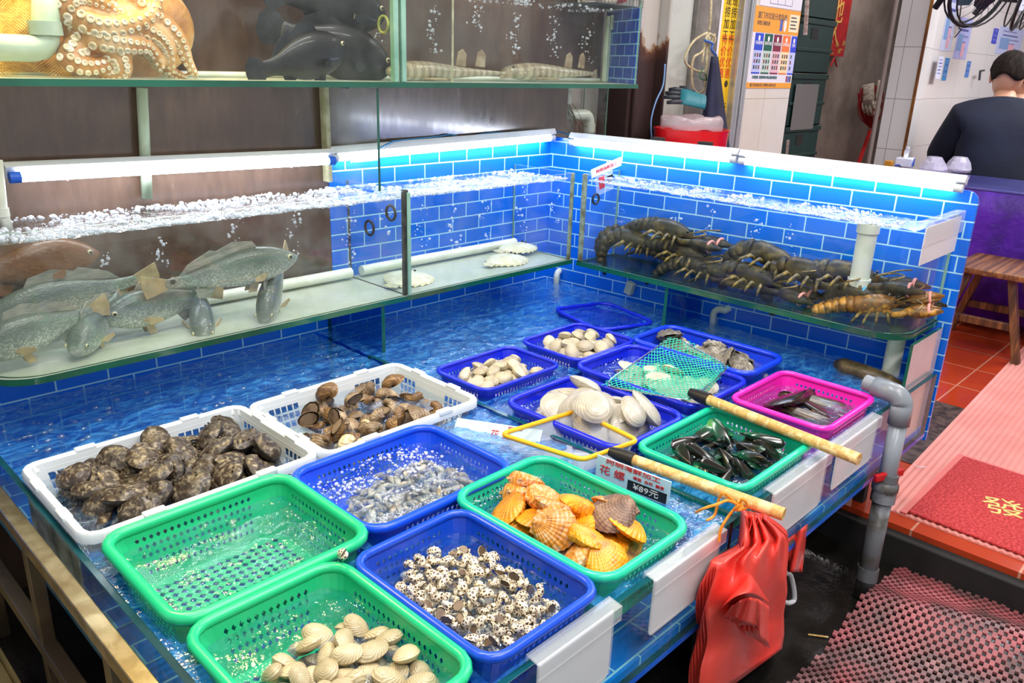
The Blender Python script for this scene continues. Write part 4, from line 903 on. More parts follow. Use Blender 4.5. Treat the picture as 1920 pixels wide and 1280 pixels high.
L(1265,468,2.275,'lobster with pink bands on its claws in the middle of the pile',-93,tilt=6,sc=1.05)
L(1290,522,2.235,'lobster at the front glass under the pink banded one',-82,tilt=4,sc=.9,curl=.16)
L(1385,542,2.235,'lobster at the front glass left of the blue bands',-90,tilt=6,sc=1.0,curl=.12)
L(1415,472,2.28,'lobster with curled tail propped on the back tiles at the centre',-85,tilt=12,curl=.3,sc=1.02)
L(1480,525,2.26,'lobster with its amber tail curled to the front glass',-83,tilt=4,curl=.36,sc=1.02,band='#4fa8dc')
L(1560,510,2.285,'lobster half hidden behind the white drain pipe',-82,tilt=0,sc=1.0)
L(1625,545,2.31,'dark lobster behind the drain pipe elbow',-82,tilt=0,sc=.8)
lobster('orange lobster showing its belly at the rounded corner',P(1612,584,x=2.25),(R(26),R(-12),R(-76)),m_lobo,m_leg,.82,.05)
# ------------------------------------------------------------------ pipes, rings, fittings
PVC=MATS['pvc white']
def el(c,r,a0,a1,u,v,n=6):
    u,v,c=Vector(u),Vector(v),Vector(c); return [c+r*(math.cos(R(a0+(a1-a0)*i/n))*u+math.sin(R(a0+(a1-a0)*i/n))*v) for i in range(n+1)]
o=root('drain_pipe','wide white drain pipe with an elbow standing in the lobster tank','pipe',(2.27,.80,.96))
A=Vector((2.26,.815,0)); D=Vector((.55,-.83,0)).normalized()
MB().tube([A+Vector((0,0,1.225)),A+Vector((0,0,1.02))],.026,18).build('upright',PVC,o)
MB().tube([A+Vector((0,0,1.215)),A+Vector((0,0,1.19))],.030,18).build('top_collar',PVC,o)
MB().tube([A+Vector((0,0,1.06)),A+Vector((0,0,1.02))],.031,18).build('coupling',PVC,o)
MB().tube([A+Vector((0,0,1.03))]+el(A+D*.035+Vector((0,0,1.015)),.035,180,270,D,(0,0,1))+[A+D*.13+Vector((0,0,.98))],.0275,18).build('elbow',PVC,o,smooth=180)
sl=MB()
for i in range(12): a=2*PI*i/12; sl.box(-.003,.003,-.001,.001,-.004,.004,0,Matrix.Translation(A+Vector((.0265*math.cos(a),.0265*math.sin(a),1.222)))@Matrix.Rotation(a+PI/2,4,'Z'))
sl.build('slots',m_dark,o)
def pipe(label,pts,r,mat=None,collars=(),name='pipe',base=None):
    o=root(name,label,'pipe',tuple(base or pts[-1])); MB().tube(pts,r,14).build('tube',mat or PVC,o,smooth=180)
    for a,b in collars: MB().tube([a,b],r*1.22,14).build('collar',mat or PVC,o)
    return o
pipe('white standpipe under the rounded corner of the lobster tank',[(2.31,.70,.934),(2.31,.70,.632)],.024)
c0=P(1048,508,y=1.985); pipe('stained white elbow pipe dripping at the inner wall corner',[c0+Vector((.03,.03,.012))]+el(c0+Vector((0,0,-.02)),.02,60,180,(1,.3,0),(0,0,1))+[c0+Vector((-.02,-.006,-.10))],.0115)
c0=P(1352,580,x=2.36); pipe('small white elbow pipe under the lobster tank',[c0+Vector((.02,-.02,.006))]+el(c0+Vector((0,0,-.022)),.022,60,180,(.3,-1,0),(0,0,1))+[c0+Vector((-.006,.022,-.085))],.0115)
a=P(88,-40,y=1.87); b=P(86,62,y=1.87); pipe('white elbow pipe at the left of the upper tank',[a,b]+[b+Vector((-.03+.03*math.cos(R(q)),0,-.03*math.sin(R(q)))) for q in (20,40,60,90)]+[b+Vector((-.20,0,-.03))],.026,pm('greenish pvc','#c'),[(b+Vector((0,0,.022)),b+Vector((0,0,-.004)))])
a=P(-6,300,y=1.97); b=P(4,395,y=1.95); pipe('thin white air pipe at the left end of the back tank',[a,b,b+Vector((.005,0,-.05))],.011,None,[(b+Vector((0,0,.006)),b+Vector((0,0,-.012)))])
pipe('pale upright post behind the dark panel lamp',[P(266,165,y=2.04),P(276,372,y=2.04)],.013,pm('greenish pvc','#c'))
m_ring=pm('black rubber ring','#101312',rough=.5)
def ring(label,c,r,mat=m_ring,ax='x',t=.004):
    c=Vector(c); pts=[c+(Vector((0,r*math.cos(R(q)),r*math.sin(R(q)))) if ax=='x' else Vector((r*math.cos(R(q)),0,r*math.sin(R(q))))) for q in range(0,360,18)]
    o=MB().tube(pts,t,8,closed=True).build('suction_ring',mat,smooth=180); return tag(o,label,'ring')
ring('black rubber ring on the divider near its top front',(1.400,1.835,1.185),.021)
ring('black rubber ring on the divider nearer the tiles',(1.400,1.94,1.125),.021)
ring('black rubber ring on the left end pane of the lobster tank',P(1117,373,y=1.728),.017,ax='z')
ring('yellow green ring on the upper tank divider',P(719,46,x=1.386),.021,pm('algae ring','#a8b060','#7d8844',scale=40))
o=MB().box(-.012,.012,-.016,.016,-.024,.024).build('magnet_scraper',pm('cream plastic','#d8d8c4',rough=.4),bevel=.004); p=P(1181,540,x=2.345); o.location=p; o.rotation_euler=(R(14),0,R(-4)); tag(o,'cream plastic magnet block on the side wall tiles under the tank','magnet')
# geoduck / sea cucumber against the wall
mb=MB(); pts=spline([P(1568,682,z=.80),P(1590,690,z=.80),P(1625,702,z=.798),P(1660,716,z=.79),P(1695,735,z=.78)],6); mb.tube(pts,[.026*(.55+.45*min(1,i/4))*(1 if i<20 else .9) for i in range(len(pts))],14)
tag(mb.build('sea_cucumber',pm('brown sea cucumber','#3d3426','#6b5b41','#54472f',scale=20,detail=6,rough=.35,bump=.6,bscale=80),smooth=180),'long brown sea cucumber at the water edge by the side wall','sea cucumber')
# grey drain with red valve in front of the trough
m_gp=pm('grey pvc','#7d848c','#8d949c',scale=6,rough=.3); m_gpd=pm('dirty grey pvc','#5d6064','#7a7f84','#4a4740',scale=9,detail=7,rough=.5)
o=root('standpipe','grey plastic pipe with an elbow top and red valve at the trough end','pipe',(1.95,.545,.30))
p0,p1=Vector((1.945,.548,.302)),Vector((2.012,.567,.84)); d=(p1-p0).normalized()
MB().tube([p0,p0+d*.27],.0235,16).build('lower_tube',m_gpd,o,smooth=180); MB().tube([p0+d*.27,p1-d*.05],.0215,16).build('upper_tube',m_gp,o,smooth=180)
MB().tube([p1-d*.065,p1-d*.02]+el(p1+Vector((0,.03,-.02)),.03,180,90,(0,1,0),(0,0,1))+[p1+Vector((.005,.075,.012))],.0262,16).build('elbow',m_gp,o,smooth=180)
MB().tube([p1+Vector((.004,.06,.012)),p1+Vector((.008,.10,.014))],.0215,16).build('outlet_tube',m_gp,o)
for t,r in ((.05,.027),(.27,.030),(.31,.027)): MB().tube([p0+d*t,p0+d*(t+.035)],r,16).build('coupling',m_gpd,o)
MB().ball(p0+d*.31,(.034,.034,.026)).build('valve_body',m_gpd,o,smooth=180)
m_red=pm('red plastic','#c4141c',rough=.35)
q=p0+d*.345; MB().box(-.05,.05,-.006,.006,-.010,.010,0,Matrix.Translation(q+Vector((-.005,-.004,0)))@Matrix.Rotation(R(-20),4,'Z')).build('valve_handle',m_red,o,bevel=.003)
c0=P(1625,948,y=.70); pipe('small white drain elbow behind the grey pipe',[c0+Vector((.06,.03,.03)),c0+Vector((.02,.01,.012))]+el(c0+Vector((0,0,-.02)),.03,70,180,(1,.5,0),(0,0,1))+[c0+Vector((-.03,-.02,-.10))],.014,pm('stained pvc','#d6d6cc','#9b9a8a',scale=14,rough=.5))
mb=MB(); mb.grid(lambda u,v:P(1618+24*u+8*math.sin(v*5),1020+55*v+10*math.sin(u*4),y=.66+.02*math.sin(u*6+v*3)),8,8); tag(mb.build('red_rag',m_red,smooth=60,sol=.002),'scrap of red plastic bag behind the grey pipe','bag')
# legs and rails of the stand
m_ss=pm('stainless steel','#b09c74','#e2d2ac',scale=5,detail=6,stretch=(3,3,3),rough=.24,metal=.85); m_ssd=pm('worn brown steel','#5f5140','#8a7655',scale=4,detail=6,rough=.35,metal=.6)
st=root('steel_stand','stainless steel frame carrying the trough along its left side and underneath','stand',(.3,1.2,LZ))
MB().box(.288,.316,.45,2.04,.742,.772).build('top_rail',m_ss,st,bevel=.002)
MB().box(.288,.316,.45,2.04,.50,.53).build('lower_rail',m_ssd,st,bevel=.002)
for y in (.75,1.1,1.49,1.9): MB().box(.290,.314,y-.013,y+.013,LZ,.741).build('post',m_ssd,st,bevel=.002)
for x,y in ((1.42,.72),(2.26,.70),(.8,.8)): MB().box(x-.015,x+.015,y-.015,y+.015,LZ,.5995).build('leg',m_dark if x>1 else m_ssd,st)
MB().box(.317,2.39,.66,.69,.57,.599).build('cross_rail',m_ssd,st)
MB().box(.02,.25,.7,2.04,.385,.40).build('side_panel',pm('brass toned panel','#7d6a3c','#9c8850',scale=3,rough=.35,metal=.4),st,bevel=.002)
MB().box(.25,.256,.7,2.04,LZ,.42).build('skirt_panel',MATS['brass toned panel'],st)
# ------------------------------------------------------------------ nets
m_wood=pm('pale wood handle','#d9b46c','#e8cf94','#c79a52',scale=12,detail=5,stretch=(.25,4,4),rough=.45,bump=.15,bscale=60); m_sock=pm('black socket','#121212',rough=.45); m_steelw=pm('bright wire','#c8ccd0',rough=.2,metal=.9); m_yel=pm('yellow frame','#f0a90c','#f7bd22',scale=8,rough=.3); m_gn=pm('green twine','#19b796','#2fd0ae',scale=60,rough=.5)
def handle(o,a,b,r,tang=True):
    a,b=Vector(a),Vector(b); d=(b-a).normalized()
    k=[a+(b-a)*i/12 for i in range(13)]
    MB().tube(k,[r*(.93+.07*i/12) for i in range(13)],14).build('handle',m_wood,o,smooth=60)
    MB().tube([a-d*.035,a-d*.01,a+d*.02],[r*.8,r*1.15,r*1.2],12).build('socket',m_sock,o,smooth=60)
def rloop(cs,n=5,f=.16):
    out=[]
    for i in range(4):
        p,c,q=Vector(cs[i-1]),Vector(cs[i]),Vector(cs[(i+1)%4]); a=c+(p-c)*f; b=c+(q-c)*f
        out+=[(1-t)**2*a+2*t*(1-t)*c+t*t*b for t in [k/n for k in range(n+1)]]
    return out
C4=[P(1128,722,z=.826),P(1262,630,z=.836),P(1368,688,z=.84),P(1292,752,z=.84)]
gn=root('dip_net','green dip net with a wire frame and wooden handle across the baskets','net',tuple(C4[3]))
MB().tube(rloop(C4),.0022,7,closed=True).build('wire_frame',m_steelw,gn)
def gnf(u,v):
    p=C4[0]*(1-u)*(1-v)+C4[1]*(1-u)*v+C4[3]*u*(1-v)+C4[2]*u*v; e=(16*u*(1-u)*v*(1-v)); return p+Vector((.006*math.sin(u*9+v*4),.006*math.sin(v*9),-.006*min(1,e*3)+.004*math.sin(u*11)*math.sin(v*8)))
def gnf2(u,v): p=gnf(u,v); q=Vector(p); q+=Vector((.03*v,.0,-.022+.004*math.sin(v*12+u*7))); return q
netmesh(gnf,34,34,.0012).build('netting',m_gn,gn,smooth=60)
netmesh(lambda u,v:gnf2(.1+.85*u,.45+.6*v),22,22,.0012).build('netting_fold',m_gn,gn,smooth=60)
handle(gn,P(1316,744,z=.85),P(1611,861,z=.843),.0135)
Y4=[P(938,814,z=.828),P(1082,770,z=.832),P(1196,826,z=.836),P(1092,862,z=.836)]
yn=root('scoop_net','yellow framed scoop net with a clear white mesh bag and wooden handle','net',tuple(Y4[3]))
MB().tube(rloop(Y4,5,.1),.0055,9,closed=True).build('yellow_frame',m_yel,yn,smooth=60)
m_bagm=film('milky net cloth','#e6eef4',.38,.25)
ylp=rloop(Y4,5,.1)
def ybag(u,v):
    k=u*len(ylp); i=int(k)%len(ylp); p=ylp[i].lerp(ylp[(i+1)%len(ylp)],k-int(k)); c=sum(Y4,Vector())/4
    s_=1-.25*v-.75*max(0,v-.6)/.4; q=c+(p-c)*s_*(1+.06*math.sin(u*40)*v)+Vector((-.012*v,-.01*v,-.038*min(1,v*1.6)+.004*math.sin(u*50+v*9)*v)); return q
MB().grid(ybag,72,8).build('mesh_bag',m_bagm,yn,smooth=180)
handle(yn,P(1172,856,z=.85),P(1470,964,z=.838),.0125)
MB().tube([Y4[3].lerp(Y4[2],.5)+Vector((0,0,.001)),P(1150,850,z=.85),P(1172,856,z=.85)],.006,8).build('tang',m_sock,yn)
# ------------------------------------------------------------------ signs and price cards
m_red_t=pm('red print','#c8242c',rough=.5); m_wh=pm('white card','#e6e8ea','#dcdfe2',scale=4,rough=.35); m_ltb=pm('pale blue card','#b9dcee','#d4ecf6',scale=5,rough=.3); m_blk=pm('black print','#15181d',rough=.4); m_clr=film('clear acrylic','#f2f6f8',.22,.08)
def board(label,A,B,hgt,mat,name='price_sign',lean=0):
    """upright board from A to B along its top edge; returns the thing (local x runs A to B, z up, faces local -y)"""
    A,B=Vector(A),Vector(B); w=(B-A).length; yawb=math.atan2(B.y-A.y,B.x-A.x); pt_=math.asin((B.z-A.z)/w)
    o=thing(name,label,'sign',(A+B)/2-Vector((0,0,hgt)),(lean,-pt_,yawb)); MB().box(-w/2,w/2,0,.003,0,hgt).build('board',mat,o,bevel=.0008); return o,w
RX=(PI/2,0,0)
o,w_=board('blue and white price sign lettered in red beside the mussels',(1.187,.885,.852),(1.212,.722,.846),.055,m_ltb)
MB().box(-w_*.05,w_*.47,-.0006,.0,.004,.026).build('price_panel',m_blk,o)
txt('阿明海鲜加工',.012,m_red_t,o,(0,-.0006,.048),RX,sx=1.7); txt('花 螺',.021,m_red_t,o,(-w_*.27,-.0006,.026),RX,sx=1.25)
txt('椒盐  白灼  姜葱',.008,m_red_t,o,(w_*.22,-.0006,.034),RX,sx=1.2); txt('¥89元',.017,m_wh,o,(w_*.2,-.0009,.015),RX,sx=1.3)
o,w_=board('splashed white sign with red letters floating beside the yellow net',P(846,782,z=.826),P(1010,806,z=.832),.05,m_ltb,lean=R(-48))
txt('花 蛤',.022,m_red_t,o,(w_*.05,-.0006,.022),RX); txt('阿明海鲜',.009,m_red_t,o,(w_*.2,-.0006,.042),RX)
o,w_=board('white card with red letters hung inside the corner of the lobster tank',(2.172,1.725,1.268),(2.335,1.725,1.302),.03,m_wh)
txt('阿明海鲜加工',.014,m_red_t,o,(0,-.0006,.015),RX,sx=1.4)
MB().box(-.06,.035,.002,.004,-.07,.001).build('lower_card',m_clr,o); MB().box(-.045,-.015,0,.0015,-.05,-.008).build('red_print_block',m_red_t,o); MB().box(0,.032,0,.0015,-.042,-.016).build('price_panel',m_blk,o)
def tagcard(label,x0,x1,z0,z1=.798,yb=.598):
    o=root('price_card',label,'card',((x0+x1)/2,yb,z0)); mb=MB(); r=.012; pts=[(x0,z1),(x1,z1),(x1,z0+r)]+[(x1-r+r*math.cos(R(-a)),z0+r+r*math.sin(R(-a))) for a in (30,60,90)]+[(x0+r+r*math.cos(R(-a)),z0+r+r*math.sin(R(-a))) for a in (90,120,150,180)]
    mb.prism([(x,z) for x,z in pts],.0016,Matrix.Translation((0,yb,0))@MX); mb.build('card',m_wh,o,smooth=0)
    cb=MB(); cx0,cx1=x0-.004,x1+.014
    cb.loft([[(x,.590,z1-.022),(x,.590,z1+.0045),(x,.617,z1+.0085),(x,.617,z1-.006),(x,.6145,z1-.006),(x,.6145,z1+.006),(x,.5925,z1+.002),(x,.5925,z1-.022)] for x in (cx0,cx1)]); cb.build('clip_rail',m_clr,o,smooth=0)
    MB().box(x0,x1,yb-.0042,yb-.0018,z0+.01,z1-.004).build('clear_sleeve',m_clr,o); return o
tagcard('blank white price card under the spotted snails, leftmost on the front glass',.70,.875,.668)
tagcard('blank white price card in front of the orange scallops',.985,1.195,.683)
tagcard('blank white price card in front of the mussels',1.40,1.655,.672)
tagcard('pinkish blank price card in front of the pink basket',1.712,1.945,.683)
o=root('price_card','blank white price card hung at the rounded end of the lobster tank','card',tuple(P(1770,480,y=.628)))
a,b,c,d_=P(1741,402,y=.628),P(1808,388,y=.628),P(1795,462,y=.628),P(1738,498,y=.628); x0,x1=a.x,b.x; z0,z1=c.z-.0,1.25
MB().box(x0,x1-.01,.626,.628,d_.z+.01,z1).build('card',m_wh,o,bevel=.0006); MB().box(x0-.005,x1+.005,.622,.624,z1-.045,z1+.012).build('clip_rail',m_clr,o); MB().box(x0-.005,x1+.005,.622,.646,z1+.010,z1+.013).build('clip_top',m_clr,o)
o=MB().ball(P(1772,388,y=.70),(.016,.012,.014)).build('float_ball',m_wh,smooth=180); tag(o,'small white float at the rim of the lobster tank end','float')
# ------------------------------------------------------------------ red plastic bags hanging on the front
m_bag=pm('red bag plastic','#f4443a','#f85548',scale=6,rough=.3,coat=.25,spec=.5,bump=.25,bscale=14,bdist=.006)
top=P(1398,962,y=.575)
LE=[(1393,962),(1391,1000),(1387,1028),(1343,1056),(1334,1100),(1326,1150),(1322,1200),(1316,1250),(1312,1330)]; RE=[(1438,972),(1462,990),(1477,1004),(1478,1040),(1474,1085),(1476,1110),(1469,1150),(1470,1190),(1466,1216)]
def cv(pts,t): k=t*(len(pts)-1); i=min(int(k),len(pts)-2); f=k-i; return pts[i][0]*(1-f)+pts[i+1][0]*f,pts[i][1]*(1-f)+pts[i+1][1]*f
for i in range(7):
    o=root('plastic_bag','red plastic carrier bag in the bundle tied to the wooden net handle','bag',(top.x,.56,.5)); o['group']='red carrier bags hanging in a bundle'
    yo=.594-.0065*i
    def bagf(u,v,i=i,yo=yo):
        a=cv(LE,v); b=cv(RE,v); w=min(1,max(0,(v-.25)*4)); x=a[0]+(b[0]-a[0])*u-(6-i)*2.6*(1-u)*(.25+w)+4*math.sin(v*19+i)*w*(1-u); y=a[1]+(b[1]-a[1])*u-(6-i)*1.2
        d=yo-.030*math.sin(PI*min(1,v*1.3))*math.sin(PI*(.15+.7*u))-.012*math.cos(u*9+v*4)*w*.7+.010*math.cos(u*26)*(1-w)-.010*noise.noise((u*4,v*5,3+i*.1))
        return P(x,y,y=d)
    MB().grid(bagf,28,34).build('bag_sheet',m_bag,o,smooth=180,sol=.0012)
    if i==6:
        ap=Vector(P(1398,1058,y=.552))
        def hood(u,v):
            rx=1352+92*u; ry=1140-24*math.sin(PI*u)-8*u; q=Vector(P(rx,ry,y=.535-.055*math.sin(PI*u))); r=ap.lerp(q,v**.9); r.y-=.010*math.sin(PI*v)*math.sin(PI*u); return r
        MB().grid(hood,24,12).build('handle_loop',m_bag,o,smooth=180,sol=.0012)
        for k in range(4):
            def lobe(u,v,k=k): return P(1372+70*u-k*3+6*math.sin(u*12+k)*v-(18*v*(1-u)),1136-16*math.sin(PI*u)+(22+50*u)*v+k*3,y=.510+.012*k-.020*math.sin(PI*u)+.03*v*(1-u)+.004*math.sin(u*22+k))
            MB().grid(lobe,18,8).build('handle_lobe',m_bag,o,smooth=180,sol=.001)
        for k in range(5):
            def nk(u,v,k=k): return P(1394+9*k+5*math.sin(v*5+k)+4*u,962+70*v+2*k,y=.548-.012*math.sin(PI*u)+.004*k)
            MB().grid(nk,6,12).build('gathered_neck',m_bag,o,smooth=180,sol=.001)
def side(u,v): p=P(1478+36*u-10*v*u,1010+62*v-28*u*(1-v),y=.60+.01*math.sin(u*6+v*3)); return p
o=MB().grid(side,10,10).build('plastic_bag',m_bag,smooth=180,sol=.0015); tag(o,'red plastic bag corner sticking out right of the hanging bundle','bag')
m_str=pm('orange twine','#e08a12','#f0a83a',scale=60,rough=.6); k0=P(1385,948,y=.575)
o=root('twine','orange twine tying the red bags to the trough edge','string',tuple(k0))
for pts in ([k0,P(1365,938,y=.58),P(1345,945,y=.59),P(1322,952,y=.60),P(1305,960,y=.625)],[k0,P(1370,962,y=.585),P(1352,990,y=.59),P(1348,1015,y=.588)],[k0,P(1392,935,y=.565),P(1402,950,y=.56),k0+Vector((.004,0,-.01))],[k0,P(1358,925,y=.59),P(1348,935,y=.6),P(1340,965,y=.605),P(1325,975,y=.61)]): MB().tube(spline(pts,5),.0026,6).build('strand',m_str,o)
MB().tube([k0+Vector((.008*math.cos(R(a)),.004*math.sin(R(2*a)),.008*math.sin(R(a)))) for a in range(0,360,24)],.0035,6,closed=True).build('knot',m_str,o)
mb=MB(); p=P(1475,1075,y=.66); 
o=root('bag_hook','white plastic handle hanging behind the red bags','handle',tuple(p))
MB().tube(spline([P(1466,1075,y=.64),P(1482,1078,y=.64),P(1490,1120,y=.64),P(1480,1130,y=.64),P(1470,1127,y=.64)],4),.006,8).build('hook',m_wh,o)
# ------------------------------------------------------------------ floor mats
m_rub=pm('pink ribbed rubber','#dc8c82','#e59d92',scale=3,rough=.5); m_coil=pm('red coil mat','#b02328','#d84a48','#c43235',scale=130,detail=3,rough=.8,bump=1,bscale=220,bdist=.006); m_edge=pm('pink mat edge','#d86a62',rough=.5)
mb=MB(); n=64; y0,y1=-.6,.655
prof=[]
for i in range(n*2):
    yy=y0+(y1-y0)*i/(n*2-1); prof.append((yy,.408 if i%2 else .4035))
mb.loft([[(x,yy+ (x-2.26)*.04,zz) for yy,zz in prof]+[(x,y1+(x-2.26)*.04,.4005),(x,y0,.4005)] for x in (2.262,4.6)])
tag(mb.build('ribbed_runner',m_rub,smooth=0),'long pink ribbed rubber runner on the red tiles','mat')
rm_=root('coil_mat','red loop door mat with a yellow character on the pink runner','mat',(2.52,.45,.408))
MB().box(2.275,2.785,.05,.567,.4085,.416).build('pile',m_coil,rm_,bevel=.003)
MB().box(2.262,2.80,.567,.585,.4085,.4125).box(2.785,2.80,.05,.567,.4085,.4125).build('border',m_edge,rm_)
t_=txt('發',.115,pm('yellow mat letter','#e8d88a','#d6c26c',scale=90,rough=.8,bump=.6,bscale=200),rm_,(0,0,0),(0,0,R(-68)),ext=.001); t_.matrix_parent_inverse=Matrix.Translation(-rm_.location); t_.location=(2.50,.375,.4165)
# perforated mat on the lower floor, with a hump
m_pm=pm('worn red mat','#a8565a','#c98a88','#5a3f3e',scale=7,detail=7,stops=(.35,.75),rough=.45,spec=.6); mb=MB()
cx,cy=.0145,.010; NX,NY=64,80
def hump(x,y):
    q=(x-1.93)*.75+(y-.25)*-.35; return .304+.055*math.exp(-((x-1.98+.35*(y-.3))/.085)**2)*(.6+.4*math.exp(-((y-.3)/.3)**2))+.006*math.sin(x*23+y*9)
a0=R(7)
def mp(i,j): x,y=1.36+i*cx,.52-j*cy; u,v=x-1.36,y-.52; X=1.36+u*math.cos(a0)-v*math.sin(a0); Y=.52+u*math.sin(a0)+v*math.cos(a0); return X,Y,hump(X,Y)
vi={}
def vid(i,j,dz):
    k=(i,j,dz)
    if k not in vi: x,y,z=mp(i,j); vi[k]=len(mb.v); mb.v.append((x,y,z+dz))
    return vi[k]
for i in range(NX):
    for j in range(NY):
        if (i+j)%2==0:
            p=mp(i,j)
            if p[0]>2.15 or p[1]>.535: continue
            e=.04; f4=[(i-e,j-e),(i+1+e,j-e),(i+1+e,j+1+e),(i-e,j+1+e)]
            b=len(mb.v); 
            for dz in (0,.006):
                for q in f4: x,y,z=mp(*q); mb.v.append((x,y,z+dz))
            for f in ((4,5,6,7),(0,1,5,4),(1,2,6,5),(2,3,7,6),(3,0,4,7)): mb.f.append(tuple(b+q for q in f)); mb.mi.append(0)
tag(mb.build('perforated_mat',m_pm,smooth=0),'worn pink red perforated mat humped up on the wet lower floor','mat')
# litter on the lower floor
o=MB().tube([P(1515,1189,z=.305),P(1553,1194,z=.305)],.0022,6).build('wood_splinter',m_wood); tag(o,'pale wood splinter lying on the wet dark floor','splinter')
o=MB().tube([P(1715,872,z=.414),P(1725,876,z=.414),P(1735,875,z=.414)],.0018,6).build('straw_end',m_wh); tag(o,'small white scrap on the pink ribbed runner','scrap')
o=MB().box(2.62,3.26,.66,.86,.4005,.403).build('granite_strip',pm('dark granite','#2d2622','#5a4a42',scale=30,rough=.3)); tag(o,'dark granite strip set in the red tiles','strip')
# ------------------------------------------------------------------ stools, table, people
m_burn=pm('charred wood','#3a2114','#a06a38','#6d4325',scale=5,detail=5,stretch=(.35,9,9),stops=(.3,.7),rough=.5,bump=.3)
m_burnl=pm('charred wood leg','#33200f','#946233','#5f3b1f',scale=5,detail=5,stretch=(9,9,.4),stops=(.3,.7),rough=.5,bump=.3)
def stool(label,loc,rz):
    o=thing('wooden_stool',label,'stool',loc,(0,0,rz)); H=.40
    MB().box(-.20,.20,-.15,.15,H-.028,H).build('seat',m_burn,o,bevel=.005)
    for sx in (-1,1):
        for sy in (-1,1):
            b=Vector((sx*.17,sy*.185,0)); t=Vector((sx*.13,sy*.085,H-.0285)); mb=MB(); mb.loft([[p+Vector((dx,dy,0)) for dx,dy in ((-.022,-.016),(.022,-.016),(.022,.016),(-.022,.016))] for p in (b,t)]); mb.build('leg',m_burnl,o,bevel=.003)
        MB().box(sx*.155-.012,sx*.155+.012,-.13,.13,.14,.175).build('stretcher',m_burnl,o,bevel=.003)
    return o
stool('wooden stool with splayed charred legs in front of the purple table',(4.16,.885,FZ),R(1))
stool('wooden stool standing farther back under the purple table',(5.28,.62,FZ),R(0))
m_pur=pm('purple velvet','#3a0a86','#5416b0','#4a10a0',scale=8,detail=6,rough=.55,bump=.5,bscale=18,bdist=.012); m_purt=pm('glossy purple top','#4a4a92','#5a5aa6',scale=3,rough=.08,coat=.5)
def table(label,x0,x1,y0,y1,zt):
    o=root('dining_table',label,'table',((x0+x1)/2,(y0+y1)/2,FZ))
    MB().box(x0,x1,y0,y1,zt-.012,zt).build('table_top',m_purt,o,bevel=.003)
    N=90; per=[p for p,_,_ in rring(x1-x0+.004,y1-y0+.004,.01,N)]
    mb=MB(); mb.loft([[((x0+x1)/2+px*(1+k*.012*math.sin(i*1.9)),(y0+y1)/2+py*(1+k*.008*math.sin(i*1.9)),zt-.013-h) for i,(px,py) in enumerate(per)] for k,h in ((0,0),(.3,.12),(.8,.42),(1,.62))],False,False); mb.build('tablecloth',m_pur,o,smooth=180,sol=.002)
    for x in (x0+.06,x1-.06):
        for y in (y0+.06,y1-.06): MB().box(x-.015,x+.015,y-.015,y+.015,FZ,zt-.013).build('leg',m_dark,o)
    return o
table('purple velvet covered table with a glossy top in front of the seated person',4.42,4.98,.1,1.685,1.10)
table('purple table farther back beyond the person',7.25,7.8,.5,1.7,1.10)
# tissue box, plastic-wrapped tableware, orange box
zt=1.1005
o=thing('tissue_box','blue and white tissue box with a tissue pulled out','box',P(1693,312,z=zt)+Vector((.02,0,0)),(0,0,R(10)))
MB().box(-.05,.05,-.045,.045,0,.05).build('carton',pm('blue white carton','#dfe6f4','#2f5fd0',scale=9,stops=(.5,.55),rough=.4),o,bevel=.004)
mb=MB(); mb.grid(lambda u,v:((u-.5)*.07*(1-.3*v)+.012*math.sin(v*4),.012*math.sin(u*9+v*3),.05+.065*v-.012*abs(u-.5)*v),10,8); mb.build('tissue',m_wh,o,smooth=180,sol=.001)
m_wrap=film('clear shrink wrap','#e6e2f6',.45,.06); m_porc=pm('porcelain','#e8e6f0',rough=.15)
for i,(px,lab) in enumerate(((1748,'plastic wrapped tableware set nearer the tissue box'),(1795,'plastic wrapped tableware set farther from the tissue box'))):
    o=thing('tableware_set',lab,'tableware',P(px,322,z=zt)+Vector((.0,0,0)),(0,0,i))
    MB().lathe([(.02,.001),(.035,.004),(.062,.012),(.06,.015),(.03,.008)],20).build('plate',m_porc,o); MB().lathe([(.016,.012),(.03,.02),(.042,.05),(.04,.05),(.026,.022)],20).build('bowl',m_porc,o); MB().lathe([(.012,.05),(.02,.052),(.026,.075),(.024,.075),(.012,.055)],16).build('cup',m_porc,o)
    mb=MB(); mb.loft([[(r*(1+.08*math.sin(j*3.1+k*2))*math.cos(2*PI*j/18),r*(1+.08*math.sin(j*2.3+k))*math.sin(2*PI*j/18),z) for j in range(18)] for k,(r,z) in enumerate(((.064,.0005),(.07,.018),(.055,.055),(.036,.083),(.012,.086)))]); mb.build('wrap',m_wrap,o,smooth=20)
o=MB().box(-.02,.02,-.02,.02,0,.03).build('small_box',pm('orange carton','#c88a1c',rough=.5),bevel=.002); o.location=P(1660,312,z=zt)+Vector((.05,0,0)); tag(o,'small orange box at the table end by the tissue box','box')
